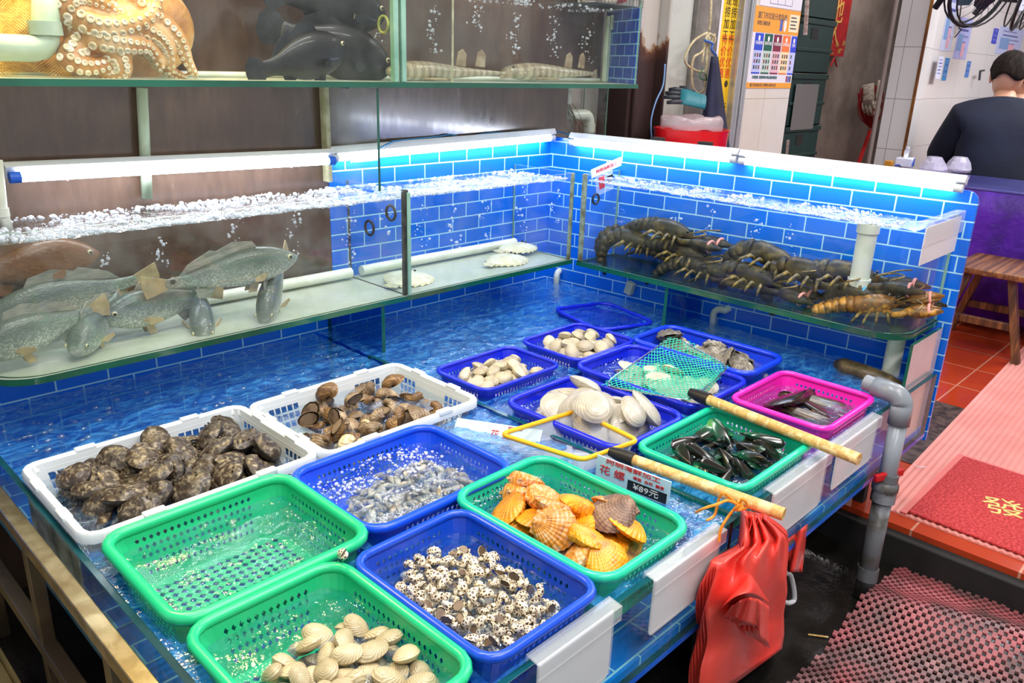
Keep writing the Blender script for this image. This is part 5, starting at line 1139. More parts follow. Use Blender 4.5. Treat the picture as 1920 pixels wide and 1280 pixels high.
# people: one continuous skinned body each, clothes and hair as children
m_skin=pm('skin','#c99678','#d6a588',scale=8,rough=.5); m_hair=pm('dark hair','#17120f','#2a211b',scale=60,stretch=(1,1,.3),rough=.85,spec=.2,bump=.9,bscale=150); m_navy=pm('navy jacket','#081026','#0c1730',scale=6,rough=.85,bump=.4,bscale=9,bdist=.01); m_trou=pm('dark trousers','#15171c',rough=.8)
def skinmesh(name,nodes,edges,mat,parent,rootn=0,sub=2,off=0):
    ks=list(nodes); me=bpy.data.meshes.new(name); me.from_pydata([nodes[k][0] for k in ks],[(ks.index(a),ks.index(b)) for a,b in edges],[]); me.materials.append(mat)
    o=bpy.data.objects.new(name,me); COL.objects.link(o); o.parent=parent
    md=o.modifiers.new('skin','SKIN'); md.use_smooth_shade=True; 
    if not me.skin_vertices: 
        bpy.context.view_layer.objects.active=o; bm=bmesh.new(); bm.from_mesh(me); bm.verts.layers.skin.verify(); bm.to_mesh(me); bm.free()
    for i,k in enumerate(ks): r=nodes[k][1]; v=me.skin_vertices[0].data[i]; v.radius=(r[0]+off,r[1]+off) if isinstance(r,tuple) else (r+off,r+off); v.use_root=(i==rootn)
    sd=o.modifiers.new('soft','SUBSURF'); sd.levels=sub; sd.render_levels=sub; return o
def person(label,loc,rz,hairmat,jacket,lean=.08,short=True):
    """seated figure, local +y is the way it faces, z=0 the floor"""
    o=thing('person',label,'person',loc,(0,0,rz))
    T={'pel':((0,0,.48),(.15,.11)),'waist':((0,.02,.64),(.14,.10)),'chest':((0,.05+lean*.3,.84),(.165,.11)),'shc':((0,.05+lean*.6,.98),(.12,.075)),'neck':((0,.06+lean,1.06),.052),'head0':((0,.085+lean,1.12),.055)}
    E=[('pel','waist'),('waist','chest'),('chest','shc'),('shc','neck'),('neck','head0')]
    for s_,n in ((1,'r'),(-1,'l')):
        T.update({'sh'+n:((s_*.175,.05+lean*.6,.965),.062),'el'+n:((s_*.245,.10+lean,.70),.044),'wr'+n:((s_*.16,.31+lean,.735),.03),'pa'+n:((s_*.13,.36+lean,.735),(.036,.018)),
          'hip'+n:((s_*.09,.03,.47),.085),'kn'+n:((s_*.13,.43,.46),.06),'an'+n:((s_*.13,.40,.08),.04),'to'+n:((s_*.14,.54,.035),.035)})
        E+=[('shc','sh'+n),('sh'+n,'el'+n),('el'+n,'wr'+n),('wr'+n,'pa'+n),('pel','hip'+n),('hip'+n,'kn'+n),('kn'+n,'an'+n),('an'+n,'to'+n)]
        for f in range(4): T['f%d%s'%(f,n)]=((s_*(.10+.02*f),.40+lean+.005*(f in(1,2)),.735),.009); T['g%d%s'%(f,n)]=((s_*(.10+.02*f),.43+lean+.008*(f in(1,2)),.722),.008); E+=[('pa'+n,'f%d%s'%(f,n)),('f%d%s'%(f,n),'g%d%s'%(f,n))]
        T['t0'+n]=((s_*.075,.365+lean,.735),.010); T['t1'+n]=((s_*.07,.395+lean,.728),.008); E+=[('pa'+n,'t0'+n),('t0'+n,'t1'+n)]
    b=skinmesh('body',T,E,m_skin,o)
    hc=Vector((0,.10+lean,1.19))
    h=MB(); rings=[]
    for t,w,d,yy in ((-.118,.03,.03,.035),(-.105,.045,.05,.025),(-.075,.06,.078,.012),(-.03,.070,.092,.004),(.02,.075,.097,0),(.07,.068,.088,-.003),(.105,.045,.06,-.005),(.12,.015,.02,-.005)):
        rings.append([(w*math.cos(2*PI*j/20),yy+d*math.sin(2*PI*j/20),t) for j in range(20)])
    h.loft(rings); h.loft([[(.012*q*math.cos(2*PI*j/8),.088+.006*k+.012*q*math.sin(2*PI*j/8),-.005-.014*k) for j in range(8)] for k,q in ((0,.5),(1,.8),(2,1.1),(2.6,.8))])
    h.tube([(-.022,.088,-.062),(0,.094,-.060),(.022,.088,-.062)],.005,6)
    for s_ in (1,-1): h.ball((s_*.030,.083,.012),(.013,.01,.009),10,6); h.ball((s_*.077,-.004,-.012),(.009,.021,.033),10,8)
    h.xf(Matrix.Translation(hc)); 
    hb=h.build('head',m_skin,o,smooth=180); 
    hr=MB(); hr.grid(lambda u,v:tuple(hc+Vector(((.083+.004*math.sin(u*60)*v)*math.cos(u*2*PI)*math.cos(R(90-((100+9*math.sin(u*25)) if math.sin(u*2*PI)<-.35 else (84 if math.sin(u*2*PI)<.25 else 62))*v)),-.004+(.105+.003*math.sin(u*47))*math.sin(u*2*PI)*math.cos(R(90-((100+9*math.sin(u*25)) if math.sin(u*2*PI)<-.35 else (84 if math.sin(u*2*PI)<.25 else 62))*v)),.012+.118*math.sin(R(90-((100+9*math.sin(u*25)) if math.sin(u*2*PI)<-.35 else (84 if math.sin(u*2*PI)<.25 else 62))*v))))),40,12)
    hr.build('hair',hairmat,o,smooth=180,sol=.008,noff=1)
    J={k:T[k] for k in ('elr','wrr','ell','wrl')}; J.update({'pel':((0,0,.50),(.17,.14)),'waist':((0,.0,.64),(.17,.135)),'chest':((0,.03+lean*.3,.83),(.185,.14)),'shc':((0,.045+lean*.6,.965),(.15,.105)),'shr':((.165,.045+lean*.6,.95),.085),'shl':((-.165,.045+lean*.6,.95),.085),'col':((0,.055+lean*.9,1.05),(.068,.068))}); J['elr']=(J['elr'][0],.062); J['ell']=(J['ell'][0],.062)
    skinmesh('jacket',J,[('pel','waist'),('waist','chest'),('chest','shc'),('shc','col'),('shc','shr'),('shr','elr'),('elr','wrr'),('shc','shl'),('shl','ell'),('ell','wrl')],jacket,o,rootn=list(J).index('pel'),off=.014)
    K={k:T[k] for k in ('pel','hipr','knr','anr','hipl','knl','anl')}; skinmesh('trousers',K,[('pel','hipr'),('hipr','knr'),('knr','anr'),('pel','hipl'),('hipl','knl'),('knl','anl')],m_trou,o,off=.01)
    for s_ in (1,-1): MB().loft([[(s_*.135+w*math.cos(2*PI*j/12),y+.0,.045+hh*math.sin(2*PI*j/12)) for j in range(12)] for y,w,hh in ((.34,.03,.035),(.40,.042,.05),(.48,.045,.042),(.56,.04,.03),(.585,.02,.018))]).build('shoe',m_sock,o,smooth=180)
    return o
stool('wooden stool the person in navy sits on',(5.36,1.27,FZ),R(0)).scale=(.9,.9,1.08)
pr=person('person in a navy jacket seated with their back to the stall',(5.36,1.30,FZ),R(-72),m_hair,m_navy,.10); pr.scale=(1.16,1.08,1.03)
pr2=person('person half seen at the edge behind the one in navy',(6.6,1.52,FZ),R(-80),m_hair,pm('dark grey jacket','#1c1e24',rough=.8),.02)
# ------------------------------------------------------------------ wall things behind the stall
def panel(name,label,cat,x0,x1,z0,z1,y,mat,t=.002):
    o=thing(name,label,cat,((x0+x1)/2,y,(z0+z1)/2)); w,h=(x1-x0)/2,(z1-z0)/2; MB().box(-w,w,-t,0,-h,h).build('sheet',mat,o,bevel=.0003); return o,w,h
def flatp(o,name,x0,x1,z0,z1,mat,d=-.0026): return MB().box(x0,x1,d-.0004,d,z0,z1).build(name,mat,o,smooth=0)
C=lambda n,h,r=.5: pm(n,h,rough=r)
m_pw=C('poster paper','#e4e2ea'); m_or=C('poster orange','#eda23a'); m_ink=C('grey ink','#4a4a52'); m_wt=C('white print','#f0f0f0'); m_crm=C('cream bubble','#f0e4bc')
o,w,h=panel('recycling_poster','garbage sorting poster with an orange header and coloured columns on the tiled pier','poster',3.79,4.272,1.522,1.902,2.0795,m_pw)
flatp(o,'header_band',-w,w,h*.38,h,m_or); flatp(o,'footer_band',-w,w,-h,-h*.86,m_or)
cols=(('#2c49c8','#b9c2f0'),('#175a4c','#bcd2c6'),('#7d2340','#e2b8c4'),('#ee7c3e','#f6dcae'),('#3348d0','#c2c8f4'))
for i,(a,b) in enumerate(cols):
    x0=-w*.86+i*w*.40; x1=min(x0+w*.35,w)
    flatp(o,'column_head',x0,x1,-h*.06,h*.36,C('poster '+a,a)); flatp(o,'column_body',x0,x1,-h*.60,-h*.06,C('poster '+b,b)); flatp(o,'column_foot',x0,x1,-h*.64,-h*.60,C('poster '+a,a))
    t_=('可回收物','厨余垃圾','有害垃圾','其他垃圾','投放')[i]; txt(t_,.018,m_wt,o,((x0+x1)/2,-.0032,h*.12),RX)
    MB().ball(((x0+x1)/2,-.003,h*.24),(.010,.0004,.013),10,6).build('bin_symbol',m_wt,o)
    for r in range(3):
        for c in range(3 if i<4 else 1): MB().box(x0+.012+c*.024,x0+.026+c*.024,-.0034,-.003,-h*(.17+.15*r)-.010,-h*(.17+.15*r)+.008).build('item_picture',C('picture ink %d'%((r+c)%3),('#5a6a5a','#8a4a3a','#3a3a4a')[(r+c)%3]),o,smooth=0)
txt('厦门市垃圾分类指南',.034,m_ink,o,(-w*.86,-.0032,h*.78),RX,align='LEFT'); txt('请您正确投放',.022,m_ink,o,(-w*.86,-.0032,h*.60),RX,align='LEFT')
flatp(o,'speech_panel',w*.52,w*.97,h*.46,h*.9,m_crm,-.0032); flatp(o,'phone_picture',w*.12,w*.24,h*.46,h*.74,C('phone blue','#5a68b8'),-.0032); MB().ball((w*.36,-.003,h*.62),(.014,.0006,.034),12,8).build('mascot_free_bottle',m_wt,o).name='bottle_picture'
for k in range(4): flatp(o,'speech_line',w*.58,w*(.82+.05*(k%2)),h*(.82-.09*k)-.003,h*(.82-.09*k)+.003,m_ink,-.0038)
txt('分类投放  投放时间与地点请咨询社区',.016,C('teal ink','#2d6a6a'),o,(-w*.8,-.0032,-h*.73),RX,align='LEFT'); txt('厦门市垃圾分类工作领导小组办公室',.017,m_ink,o,(-w*.85,-.0032,-h*.93),RX,align='LEFT')
for k in range(3): flatp(o,'logo_mark',w*.72+k*.02,w*.72+k*.02+.014,-h*.84,-h*.68,C('logo %d'%k,('#a02038','#2c49c8','#22222a')[k]))
o,w,h=panel('notice_sheet','white printed notice in a plastic sleeve above the garbage sorting poster','notice',3.83,4.272,1.905,2.2,2.079,m_pw)
for k in range(4): flatp(o,'table_row',-w*.55,w*.5,-h*.9+k*.035,-h*.9+k*.035+.002,C('blue ink','#5a66a8'))
for k in range(4): flatp(o,'table_column',-w*.55+k*w*.35,-w*.55+k*w*.35+.002,-h*.9,-h*.2,C('blue ink','#'))
o,w,h=panel('banner','yellow vertical banner printed with red and black lettering beside the door frame','banner',3.53,3.73,1.12,2.4,2.099,pm('banner yellow','#f2cb12','#e9bb0a',scale=3,rough=.45,bump=.2,bscale=6))
m_bk=C('banner ink','#3c3208'); m_rd=C('banner red','#d8481a')
for i,x in enumerate((-.058,0,.058)):
    txt('\n'.join('海鲜现捞加工'),.05,m_bk,o,(x,-.003,.12),RX); txt('\n'.join('特价优惠'),.05,m_rd,o,(x,-.003,-.10),RX); txt('\n'.join('新鲜到货'),.045,m_bk,o,(x,-.003,-.40),RX); txt('✦',.03,m_rd,o,(x,-.003,.26),RX)
    MB().lathe([(.012,0),(.016,.0006)],14,0,Matrix.Translation((x,-.0025,-.22))@Matrix.Rotation(R(90),4,'X')).build('round_logo',m_bk,o,smooth=0)
MB().box(-.118,-.10,-.0015,0,-.1,h).build('pale_border',m_pw,o)
o,w,h=panel('couplet_scroll','red paper couplet with gold characters on the alley wall','scroll',5.56,5.99,1.72,2.6,2.5485,pm('couplet red','#a8121c','#c41a24',scale=9,rough=.55))
m_gold=C('gold print','#e0c060',.4)
txt('地',.19,m_gold,o,(.01,-.003,-.155),RX); txt('久',.19,m_gold,o,(.0,-.003,-.295),RX); txt('天\n长',.19,m_gold,o,(0,-.003,.2),RX)
for k in range(16): MB().ball((rnd.uniform(-w*.9,w*.9),-.0026,rnd.uniform(-h,-h*.78)),(rnd.uniform(.01,.035),.0005,rnd.uniform(.006,.016)),8,5).build('gold_cloud_print',C('dull gold','#b8862c',.4),o)
mb=MB().tube(spline([P(1565,108,y=2.54),P(1560,118,y=2.54),P(1558,124,y=2.54)],3),.006,6).tube(spline([P(1565,108,y=2.54),P(1567,118,y=2.54),P(1569,125,y=2.54)],3),.006,6); tag(mb.build('paper_scrap',MATS['couplet red']),'torn red paper scrap under the couplet','paper')
# dark crates stacked in the alley
m_cr=C('dark green crate','#0f2f2a',.5); m_gc=C('grey crate card','#6d6a66')
z=FZ
for k in range(6):
    o=root('plastic_crate','dark green plastic crate stacked in the alley, number %s from the floor'%('one','two','three','four','five','six')[k],'crate',(4.95,2.30,z)); o['label']='dark green plastic crate in the alley stack, '+('resting on the floor','second from the floor','third from the floor','just below the grey card','carrying the grey card','topmost of the stack')[k]
    x0,x1,y0,y1=4.58,5.03,2.22,2.55; h=.298
    MB().box(x0,x1,y0,y0+.015,z,z+h).box(x0,x1,y1-.015,y1,z,z+h).box(x0,x0+.015,y0+.015,y1-.015,z,z+h).box(x1-.015,x1,y0+.015,y1-.015,z,z+h).box(x0,x1,y0,y1,z,z+.012).build('body',m_cr,o,bevel=.004)
    MB().box(x0-.008,x1+.008,y0-.010,y0-.0005,z+h-.03,z+h).build('rim',m_cr,o,bevel=.003); MB().box(x0-.008,x1+.008,y0-.008,y0-.0005,z+.12,z+.14).build('rib',m_cr,o,bevel=.003)
    MB().box(x0+.15,x0+.24,y0-.003,y0-.0002,z+.19,z+.25).build('hand_hole',m_dark,o)
    if k==3: MB().box(x0+.03,x0+.33,y0-.014,y0-.0105,z-.02,z+.24).build('grey_card',m_gc,o,bevel=.01)
    z+=h+.002
o=MB().tube([P(1515,-20,y=2.19),P(1510,65,y=2.19)],.012,8).build('metal_rod',pm('coppery rod','#b08a78','#d8c0b4',scale=9,stretch=(1,1,6),rough=.25,metal=.8)); tag(o,'shiny metal rod hanging in front of the dark crates','rod')
o=MB().tube([P(1478,262,y=2.19),P(1473,315,y=2.19)],.008,8).build('metal_rod',MATS['coppery rod']); tag(o,'short metal rod low in front of the dark crates','rod')  # short rod left unsupported in front of the crates
# alley wall: pipe, broom, gloves
o=MB().tube([(5.30,1.985,FZ),(5.30,1.985,3.0)],.014,10).build('wall_pipe',pm('brown grey pipe','#8d8079',rough=.5),smooth=60); tag(o,'thin grey brown pipe running up beside the tiled pillar','pipe')
br=root('broom','red broom leaning bristles up against the alley wall','broom',tuple(P(1600,335,y=2.42)+(P(1600,335,y=2.42)-P(1632,245,y=2.5))*((P(1600,335,y=2.42).z-FZ)/(P(1632,245,y=2.5).z-P(1600,335,y=2.42).z))))
m_br=pm('broom red','#b0161c','#7d0f14',scale=40,stretch=(1,1,.2),rough=.6)
q0,q1=P(1600,335,y=2.42),P(1632,245,y=2.5); q0=q1+(q0-q1)*((q1.z-FZ-.002)/(q1.z-q0.z))
MB().tube([q0,q1],.016,8).build('stick',C('red stick','#c01a1c',.4),br)
mb=MB()
for k in range(60):
    t=k/59; mb.tube(spline([P(1632+4*t,240,y=2.5),P(1612+38*t+rnd.uniform(-3,3),215,y=2.49+.03*rnd.random()),P(1610+44*t+rnd.uniform(-5,5),168+rnd.uniform(-8,10),y=2.48+.05*rnd.random())],3),.0035,4)
tag(mb.build('bristles',m_br,br),kind='stuff')
m_gw=pm('dirty white cotton','#b9b2a4','#cfc9bd',scale=20,rough=.9)
def glove(label,loc,rot,m,mt=None,sc=1):
    o=thing('work_glove',label,'glove',loc,rot,None,sc); MB().loft([[(x+w*math.cos(2*PI*j/12),t_*math.sin(2*PI*j/12),zz) for j in range(12)] for x,w,t_,zz in ((0,.04,.014,.0),(0,.042,.014,-.03),(0,.046,.014,-.08),(0,.045,.012,-.11))]).build('palm',m,o,smooth=180)
    for i,(x,l) in enumerate(((-.033,.06),(-.011,.075),(.011,.07),(.033,.055))): MB().tube([(x,0,-.10),(x*1.15,-.008,-.10-l*.6),(x*1.2,-.020,-.10-l)],[.0105,.010,.007],8).build('finger',mt or m,o,smooth=180)
    MB().tube([(.04,0,-.05),(.062,-.008,-.085),(.066,-.018,-.11)],[.012,.011,.008],8).build('thumb',mt or m,o,smooth=180); return o
glove('pale cotton glove hung fingers down on the alley wall beside the pipe',P(1652,150,y=2.46),(0,0,R(20)),m_gw,sc=1.5)
glove('pale striped glove hung left of the other cotton glove on the alley wall',P(1628,158,y=2.47),(0,R(12),R(70)),pm('striped cotton','#8f887c','#c0b9ac',scale=60,rough=.9),sc=1.3)
o=MB().box(-.012,.012,-.008,.008,-.03,.03).build('clothes_peg',C('pink plastic peg','#e89aa8',.4),bevel=.003); o.location=P(1641,208,y=2.44); tag(o,'pink plastic peg on the pipe beside the gloves','peg')
# rope bundle, cloth, bucket, styrofoam
m_rope=pm('cream rope','#cfc4a2','#b3a680',scale=80,rough=.8)
o=root('rope_coil','cream rope hung in loops on a nail on the grey wall','rope',tuple(P(1330,60,y=2.06)))
for pts in ([(1334,-30),(1333,20),(1330,58)],[(1328,60),(1300,78),(1284,112),(1300,130),(1322,132),(1328,100),(1330,70)],[(1330,62),(1318,95),(1300,110),(1297,150),(1305,172),(1320,168),(1324,130),(1326,90),(1330,64)],[(1330,62),(1340,70),(1338,80),(1328,78)],[(1326,62),(1324,76),(1332,82),(1340,64)],[(1322,75),(1318,105),(1316,118)]):
    MB().tube(spline([P(x,y,y=2.055-.012*math.sin(i*1.3)) for i,(x,y) in enumerate(pts)],6),.0055,7).build('strand',m_rope,o,smooth=180)
MB().tube(spline([P(1322,76,y=2.03),P(1336,82,y=2.03),P(1334,92,y=2.03),P(1343,104,y=2.03)],4),.006,6).build('blue_tie',C('blue cord','#3d6ab8'),o)
MB().tube(spline([P(1318,128,y=2.03),P(1312,145,y=2.03),P(1325,150,y=2.03),P(1322,138,y=2.03)],4),.003,6).build('green_tie',C('green cord','#2d6a4a'),o)
ck=thing('hanging_cloth','dark navy cloth hanging in a narrow cone from the rope','cloth',tuple(P(1338,110,y=2.01))); ck['_w']=1
MB().grid(lambda u,v:P(1340-(6+30*v)*(1-u)*1.05+(6+28*v)*u-1*v,106+212*v,y=2.01-.035*math.sin(PI*u)*(.4+v)+.012*math.sin(u*14+1)*v),18,16).build('sheet',pm('navy cloth','#12162e','#1a2040',scale=8,rough=.8),ck,smooth=180,sol=.004)
bk=thing('red_bucket','red bucket lined with a plastic bag on the styrofoam boxes','bucket',(3.03,1.89,FZ)); bk['_w']=0
del bk['_w']; mr=C('glossy red plastic','#d0101c',.25)
MB().lathe([(.10,0),(.155,.95),(.16,.965),(.15,.965),(.145,.94),(.02,.93)],24).build('drum',mr,bk)
bk['label']='tall red plastic bin with a clear bag folded over its rim'; bk['category']='bin'; bk.name='red_bin'
MB().grid(lambda u,v:((.13+.012*math.sin(u*40)*v)*math.cos(u*2*PI)*(1-.85*max(0,v-.45)),(.13+.012*math.sin(u*37)*v)*math.sin(u*2*PI)*(1-.85*max(0,v-.45)),.962+.05*math.sin(v*2.6)+.008*math.sin(u*31+v*9)),40,8).build('clear_bag',film('clear crumpled bag','#dcd6da',.45,.1),bk,smooth=60)
gz=Vector((.70,-.68,-.22)).normalized(); gy=(Vector((-.45,-.5,.75))); gy=(gy-gz*gy.dot(gz)).normalized(); gm=Matrix((gy.cross(gz),gy,gz)).transposed()
g=glove('teal rubber coated glove with dark finger tips lying on the red bin',P(1322,192,y=1.86),gm.to_euler(),C('teal glove','#14707c'),C('dark glove tips','#30343a'))
m_st=pm('styrofoam','#e3e4e6','#edeef0',scale=40,rough=.7)
for k,(z0,lab) in enumerate(((FZ,'styrofoam box at the bottom behind the tiled side wall'),(.86,'styrofoam box with a lid on top behind the tiled side wall'))):
    o=thing('styrofoam_box',lab,'box',(2.615+.01*k,1.74,z0),(0,0,R(-4)))
    hh=.455 if k==0 else .42
    MB().box(-.19,.19,-.26,.26,0,hh).build('body',m_st,o,bevel=.01); MB().box(-.195,.195,-.265,.265,hh+.001,hh+.035).build('lid',m_st,o,bevel=.01)
# blue cable along the lamp rims and down the pillar
m_cb=C('blue cable','#2f7fb8',.4)
o=MB().tube(spline([P(713,277,y=2.02),P(735,266,y=2.02),P(742,264,y=2.03),P(820,256,y=2.05),P(845,252,y=2.05),P(870,258,y=2.05),P(920,249,y=2.05),P(1000,250,y=2.05),P(1045,247,y=2.05),P(1066,252,x=2.37),P(1100,262,x=2.385),P(1200,277,x=2.39),P(1345,297,x=2.40)],8),.0028,6).build('cable',m_cb,smooth=180); tag(o,'thin blue cable running along the lamp rims round the corner','cable')
o=MB().tube(spline([P(1247,120,y=2.03),P(1243,160,y=2.03),P(1230,190,y=2.03),P(1221,225,y=2.03),P(1222,262,y=2.03)],6),.0035,6).build('cable',C('light blue cable','#7fa8d8'),smooth=180); tag(o,'light blue cable hanging down the rusty pillar','cable')
for t,lab in ((1.60,'black clip on the lamp rim nearer the wall corner'),(1.42,'black clip on the lamp rim nearer the second lamp')):
    o=MB().box(-.012,.022,-.02,.02,-.006,.006).build('clip',m_dark,bevel=.002); o.location=(rw(t)-.004,t,1.372); tag(o,lab,'clip')
# wire tray on the upper tank
wt=root('wire_tray','wire tray with a red bag and yellow items on top of the upper tank end','tray',(2.45,1.95,1.803))
mw_=pm('tray wire','#5a6068',rough=.3,metal=.8)
for z in (1.805,1.835): MB().tube([(2.30,1.85,z),(2.56,1.85,z),(2.60,2.04,z),(2.30,2.04,z)],.002,6,closed=True).build('wire',mw_,wt)
for k in range(14): x=2.30+.26*k/13; MB().tube([(x,1.85,1.835),(x,1.85,1.805),(x,2.04,1.805),(x,2.04,1.835)],.0015,5).build('wire',mw_,wt)
o=MB().tube(spline([(2.32,1.94,1.825),(2.38,1.93,1.835),(2.45,1.95,1.83),(2.50,1.93,1.832)],4),.018,10).build('rolled_towel',pm('striped towel','#c9b8a8','#e6d8c4',scale=30,tex='bands_x',rough=.9),smooth=180); tag(o,'rolled striped towel in the wire tray','towel')
o=MB().ball((2.53,1.95,1.845),(.045,.05,.028),14,10).build('red_pouch',C('red pouch','#d0202c',.4),smooth=180); tag(o,'red pouch in the wire tray','pouch')
o=MB().box(2.40,2.56,1.98,2.03,1.808,1.93).build('white_bag',m_wh,bevel=.01); tag(o,'white packet standing at the back of the wire tray','packet')
# dining wall notices, fans, hook rail
D=(('tall pale notice high on the dining wall beside the pier edge',1772,-20,1792,98,'#c9d4ee'),('lilac menu sheet on the dining wall under the left fan',1794,30,1818,112,'#b4bdf0'),('small white notice with a dark blue border at the pier',1757,105,1766,148,'#dfe2f6'),('small blue seafood card beside the white notice',1769,108,1777,151,'#3f8fd0'),('narrow blue sticker on the dining wall tile',1811,114,1818,145,'#4c86d0'),('tiny blue tag high beyond the lilac menu',1861,52,1870,83,'#3a4ad0'),('large pale menu board with pictures beyond the fans',1870,47,1916,106,'#c2cdf2'))
for lab,a,b_,c_,d,c in D:
    y=1.8245 if a<1768 else 1.8595
    p,q=P(a,b_,y=y),P(c_,d,y=y); x0,x1,z0,z1=P(a,(b_+d)/2,y=y).x,P(c_,(b_+d)/2,y=y).x,q.z,p.z
    o,w,h=panel('notice_sheet',lab,'notice',x0,x1,z0,z1,y,C('notice '+c,c))
    for k in range(5): flatp(o,'text_line',-w*.7,w*(.4+.3*((k*7)%3)/2),h*(.7-.3*k)-h*.05,h*(.7-.3*k)+h*.05,C('notice ink '+('a' if k%2 else 'b'),'#5560a8' if k%2 else '#8a94c8'))
    if w>.1: flatp(o,'picture_block',-w*.8,-w*.1,-h*.6,h*.2,C('notice picture','#7fa6d8'),-.0032); flatp(o,'pink_block',-w*.1,w*.4,-h*.9,-h*.2,C('notice pink','#e8b4c4'),-.0032)
m_fb=C('dark fan blade','#14283a',.3); m_fk=C('black fan cage','#15161a',.4)
def fan_(label,c,rz,rx,bl):
    o=thing('wall_fan',label,'fan',tuple(c),(rx,0,rz)); r=.19
    for y in (-.045,.045): MB().tube([(r*math.cos(R(a)),y,r*math.sin(R(a))) for a in range(0,360,15)],.005,6,closed=True).build('cage_ring',m_fk,o)
    MB().tube([((r+.008)*math.cos(R(a)),0,(r+.008)*math.sin(R(a))) for a in range(0,360,15)],.011,8,closed=True).build('rim',m_fk,o)
    for k in range(18):
        a=2*PI*k/18; MB().tube([(.03*math.cos(a),-.06,.03*math.sin(a)),(r*.7*math.cos(a),-.06,r*.7*math.sin(a)),(r*math.cos(a),-.02,r*math.sin(a))],.0018,4).build('cage_wire',m_fk,o)
    for k in range(3):
        a=2*PI*k/3+.5; T=Matrix.Rotation(a,4,'Y')@Matrix.Rotation(R(24),4,'X'); MB().prism([(.02,-.03),(.08,-.07),(.145,-.06),(.15,.02),(.09,.05),(.02,.02)],.004,T@MX).build('blade',bl,o,smooth=0)
    MB().lathe([(.02,-.05),(.035,-.03),(.05,.04),(.06,.12),(.03,.15)],14,ax='y').build('motor',m_fk,o); MB().tube([(0,.12,0),(0,.20,-.05),(0,.24,-.16)],.018,8).build('bracket',m_fk,o); return o
fan_('black wall fan with a dark blue blade, left of the pair above the diners',P(1838,-22,y=1.5),R(-24),R(16),m_fb)
fan_('black wall fan with pale blades, right of the pair above the diners',P(1925,-8,y=1.48),R(8),R(12),C('pale fan blade','#c4c6d8',.3))
o=MB().tube(spline([P(1802,10,y=1.84),P(1798,50,y=1.83),P(1802,55,y=1.83),P(1790,70,y=1.84)],5),.004,6).build('cord',m_fk); tag(o,'black fan cord dangling on the dining wall','cord')
o=MB().tube([P(1845,132,y=1.81),P(1838,133,y=1.81),P(1836,150,y=1.81)],.008,6).build('steel_hook',mw_); tag(o,'steel hook on the dining wall by the head of the navy person','hook')
# ------------------------------------------------------------------ froth and bubbles
s=NT('froth'); b1=s.n('ShaderNodeBsdfTransparent'); b2=s.n('ShaderNodeBsdfPrincipled'); b2.inputs['Base Color'].default_value=(.85,.9,1,1); b2.inputs['Roughness'].default_value=.12; b2.inputs['Specular IOR Level'].default_value=1
lw=s.n('ShaderNodeLayerWeight'); lw.inputs[0].default_value=.35; mx=s.n('ShaderNodeMixShader'); s.l(s.math('MULTIPLY_ADD',lw.outputs['Facing'],.62,.30),mx.inputs[0]); s.l(b1.outputs[0],mx.inputs[1]); s.l(b2.outputs[0],mx.inputs[2]); s.l(mx.outputs[0],s.out.inputs[0]); m_fro=s.m
s=NT('bubble'); b1=s.n('ShaderNodeBsdfTransparent'); b2=s.n('ShaderNodeBsdfGlossy'); b2.inputs['Roughness'].default_value=.06
lw=s.n('ShaderNodeLayerWeight'); lw.inputs[0].default_value=.5; mx=s.n('ShaderNodeMixShader'); s.l(s.math('MULTIPLY_ADD',s.math('POWER',lw.outputs['Facing'],2.5),.8,.10),mx.inputs[0]); s.l(b1.outputs[0],mx.inputs[1]); s.l(b2.outputs[0],mx.inputs[2]); s.l(mx.outputs[0],s.out.inputs[0]); m_bub=s.m
U=[(math.sin(PI*(i+.5)/5)*math.cos(2*PI*j/8),math.sin(PI*(i+.5)/5)*math.sin(2*PI*j/8),math.cos(PI*(i+.5)/5)) for i in range(5) for j in range(8)]
UF=[(i*8+j,(i+1)*8+j,(i+1)*8+(j+1)%8,i*8+(j+1)%8) for i in range(4) for j in range(8)]+[tuple(range(7,-1,-1)),tuple(range(32,40))]
def blob(mb,c,r,sq=1): mb.add([(c[0]+r*a,c[1]+r*b,c[2]+r*sq*d) for a,b,d in U],UF)
def froth(label,n,fx,r0,r1,mat,name='froth',sq=.8):
    mb=MB()
    for _ in range(n): x,y,z=fx(); r=r0+(r1-r0)*rnd.random()**2.2; blob(mb,(x,y,z+r*.2),r,sq)
    o=mb.build(name,mat,smooth=180); return tag(o,label,'bubbles',None,'stuff')
def cl(x0,x1,y0,y1,z,th=0.0,sc=9,seed=0):
    def f():
        for _ in range(40):
            x,y=rnd.uniform(x0,x1),rnd.uniform(y0,y1)
            if noise.noise((x*sc,y*sc*1.4,seed))>th+rnd.uniform(-.25,.25): break
        return x,y,z+max(0,noise.noise((x*14,y*14,seed)))*.006
    return f
froth('white froth on the left chamber of the back tank',1500,cl(.375,1.395,1.792,2.05,1.232,-.1,7,1),.002,.0075,m_fro)
froth('white froth on the right chamber of the back tank',1000,cl(1.42,2.128,1.792,2.05,1.232,0,8,2),.002,.0065,m_fro)
froth('white froth on the lobster tank water',650,cl(2.158,2.34,.72,1.73,1.232,.02,8,3),.0018,.0055,m_fro)
froth('white froth band imitating the waterline reflection on the front glass of the back tank',1300,cl(.45,2.12,1.789,1.83,1.231,-1),.0016,.0048,m_fro)  # white blobs added as the bright reflection under the water surface
froth('white froth band imitating the waterline reflection on the front glass of the lobster tank',450,cl(2.156,2.19,.74,1.73,1.231,-1),.0016,.004,m_fro)  # same waterline reflection built from white blobs
froth('line of froth at the upper tank surface',260,cl(1.43,2.45,1.81,2.05,1.784,0,8,4),.002,.006,m_fro)
def ann(x0,x1,y0,y1,z,th=-.5,sc=8,seed=5): return cl(x0,x1,y0,y1,z,th,sc,seed)
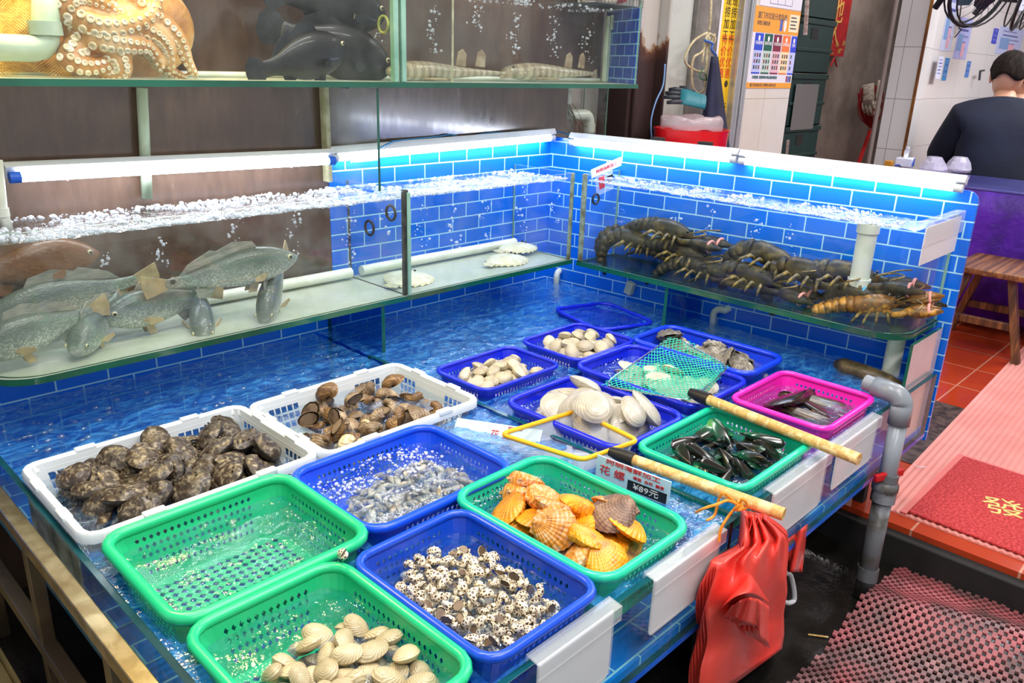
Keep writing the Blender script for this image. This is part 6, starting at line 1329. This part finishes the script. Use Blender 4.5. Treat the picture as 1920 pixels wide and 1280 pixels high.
froth('round bubbles floating in the empty green basket',90,ann(.39,.675,1.01,1.255,.797),.002,.0075,m_bub,'bubbles',.7)
froth('round bubbles on the open trough water behind the white crates',150,ann(.36,1.25,1.66,1.95,.797,-.2,6),.002,.009,m_bub,'bubbles',.7)
froth('small bubbles crowding the bright blue basket',420,cl(.73,1.02,1.09,1.262,.797,.05,11,7),.0012,.0042,m_fro,'bubbles',.7)
froth('small bubbles in the basket of large white clams',120,cl(1.30,1.50,1.12,1.24,.797,0,11,8),.0012,.004,m_fro,'bubbles',.7)
froth('small bubbles in the basket under the green net',120,cl(1.62,1.80,1.15,1.285,.797,0,11,9),.0012,.004,m_fro,'bubbles',.7)
froth('foam caught between the teal basket and the bright blue basket',520,cl(.885,1.10,.955,1.03,.80,-.3,6,10),.0008,.0026,m_fro,'foam',.7)
froth('foam patch at the near end of the bright blue basket',360,cl(.73,.93,1.005,1.06,.797,-.3,6,11),.0008,.0024,m_fro,'foam',.7)
def stream(label,cols,name='bubbles'):
    mb=MB()
    for (px,p0,p1,yy,xx,n) in cols:
        for _ in range(n):
            t=rnd.random(); q=P(px+rnd.gauss(0,5)+6*math.sin(t*9),p0+(p1-p0)*t,y=yy,x=xx); r=rnd.choice((.0012,.0016,.0022,.003,.0045))
            blob(mb,q,r,rnd.uniform(.7,1.1))
    return tag(mb.build(name,m_fro,smooth=180),label,'bubbles',None,'stuff')
stream('columns of rising bubbles in the left chamber of the back tank',[(195,470,540,1.98,None,26),(300,445,500,1.98,None,26),(440,400,470,1.98,None,24),(550,395,480,1.98,None,30),(655,380,500,1.98,None,40)])
stream('columns of rising bubbles in the right chamber of the back tank',[(720,390,440,1.98,None,16),(790,370,470,1.98,None,24),(850,365,470,1.98,None,30),(910,365,460,1.98,None,26),(980,350,440,1.98,None,26),(1040,350,420,1.98,None,22)])
stream('columns of rising bubbles in the lobster tank',[(1160,390,420,None,2.33,14),(1265,395,450,None,2.33,22),(1330,385,450,None,2.33,18),(1420,410,470,None,2.34,24),(1480,420,480,None,2.34,14)])
stream('columns of rising bubbles in the upper tank',[(505,5,75,1.99,None,34),(335,40,75,1.99,None,18),(812,10,100,1.95,None,44),(895,10,60,1.95,None,30),(965,20,115,1.95,None,40),(1040,30,110,1.95,None,36),(1100,40,120,1.95,None,30),(707,60,80,1.9,None,16)])
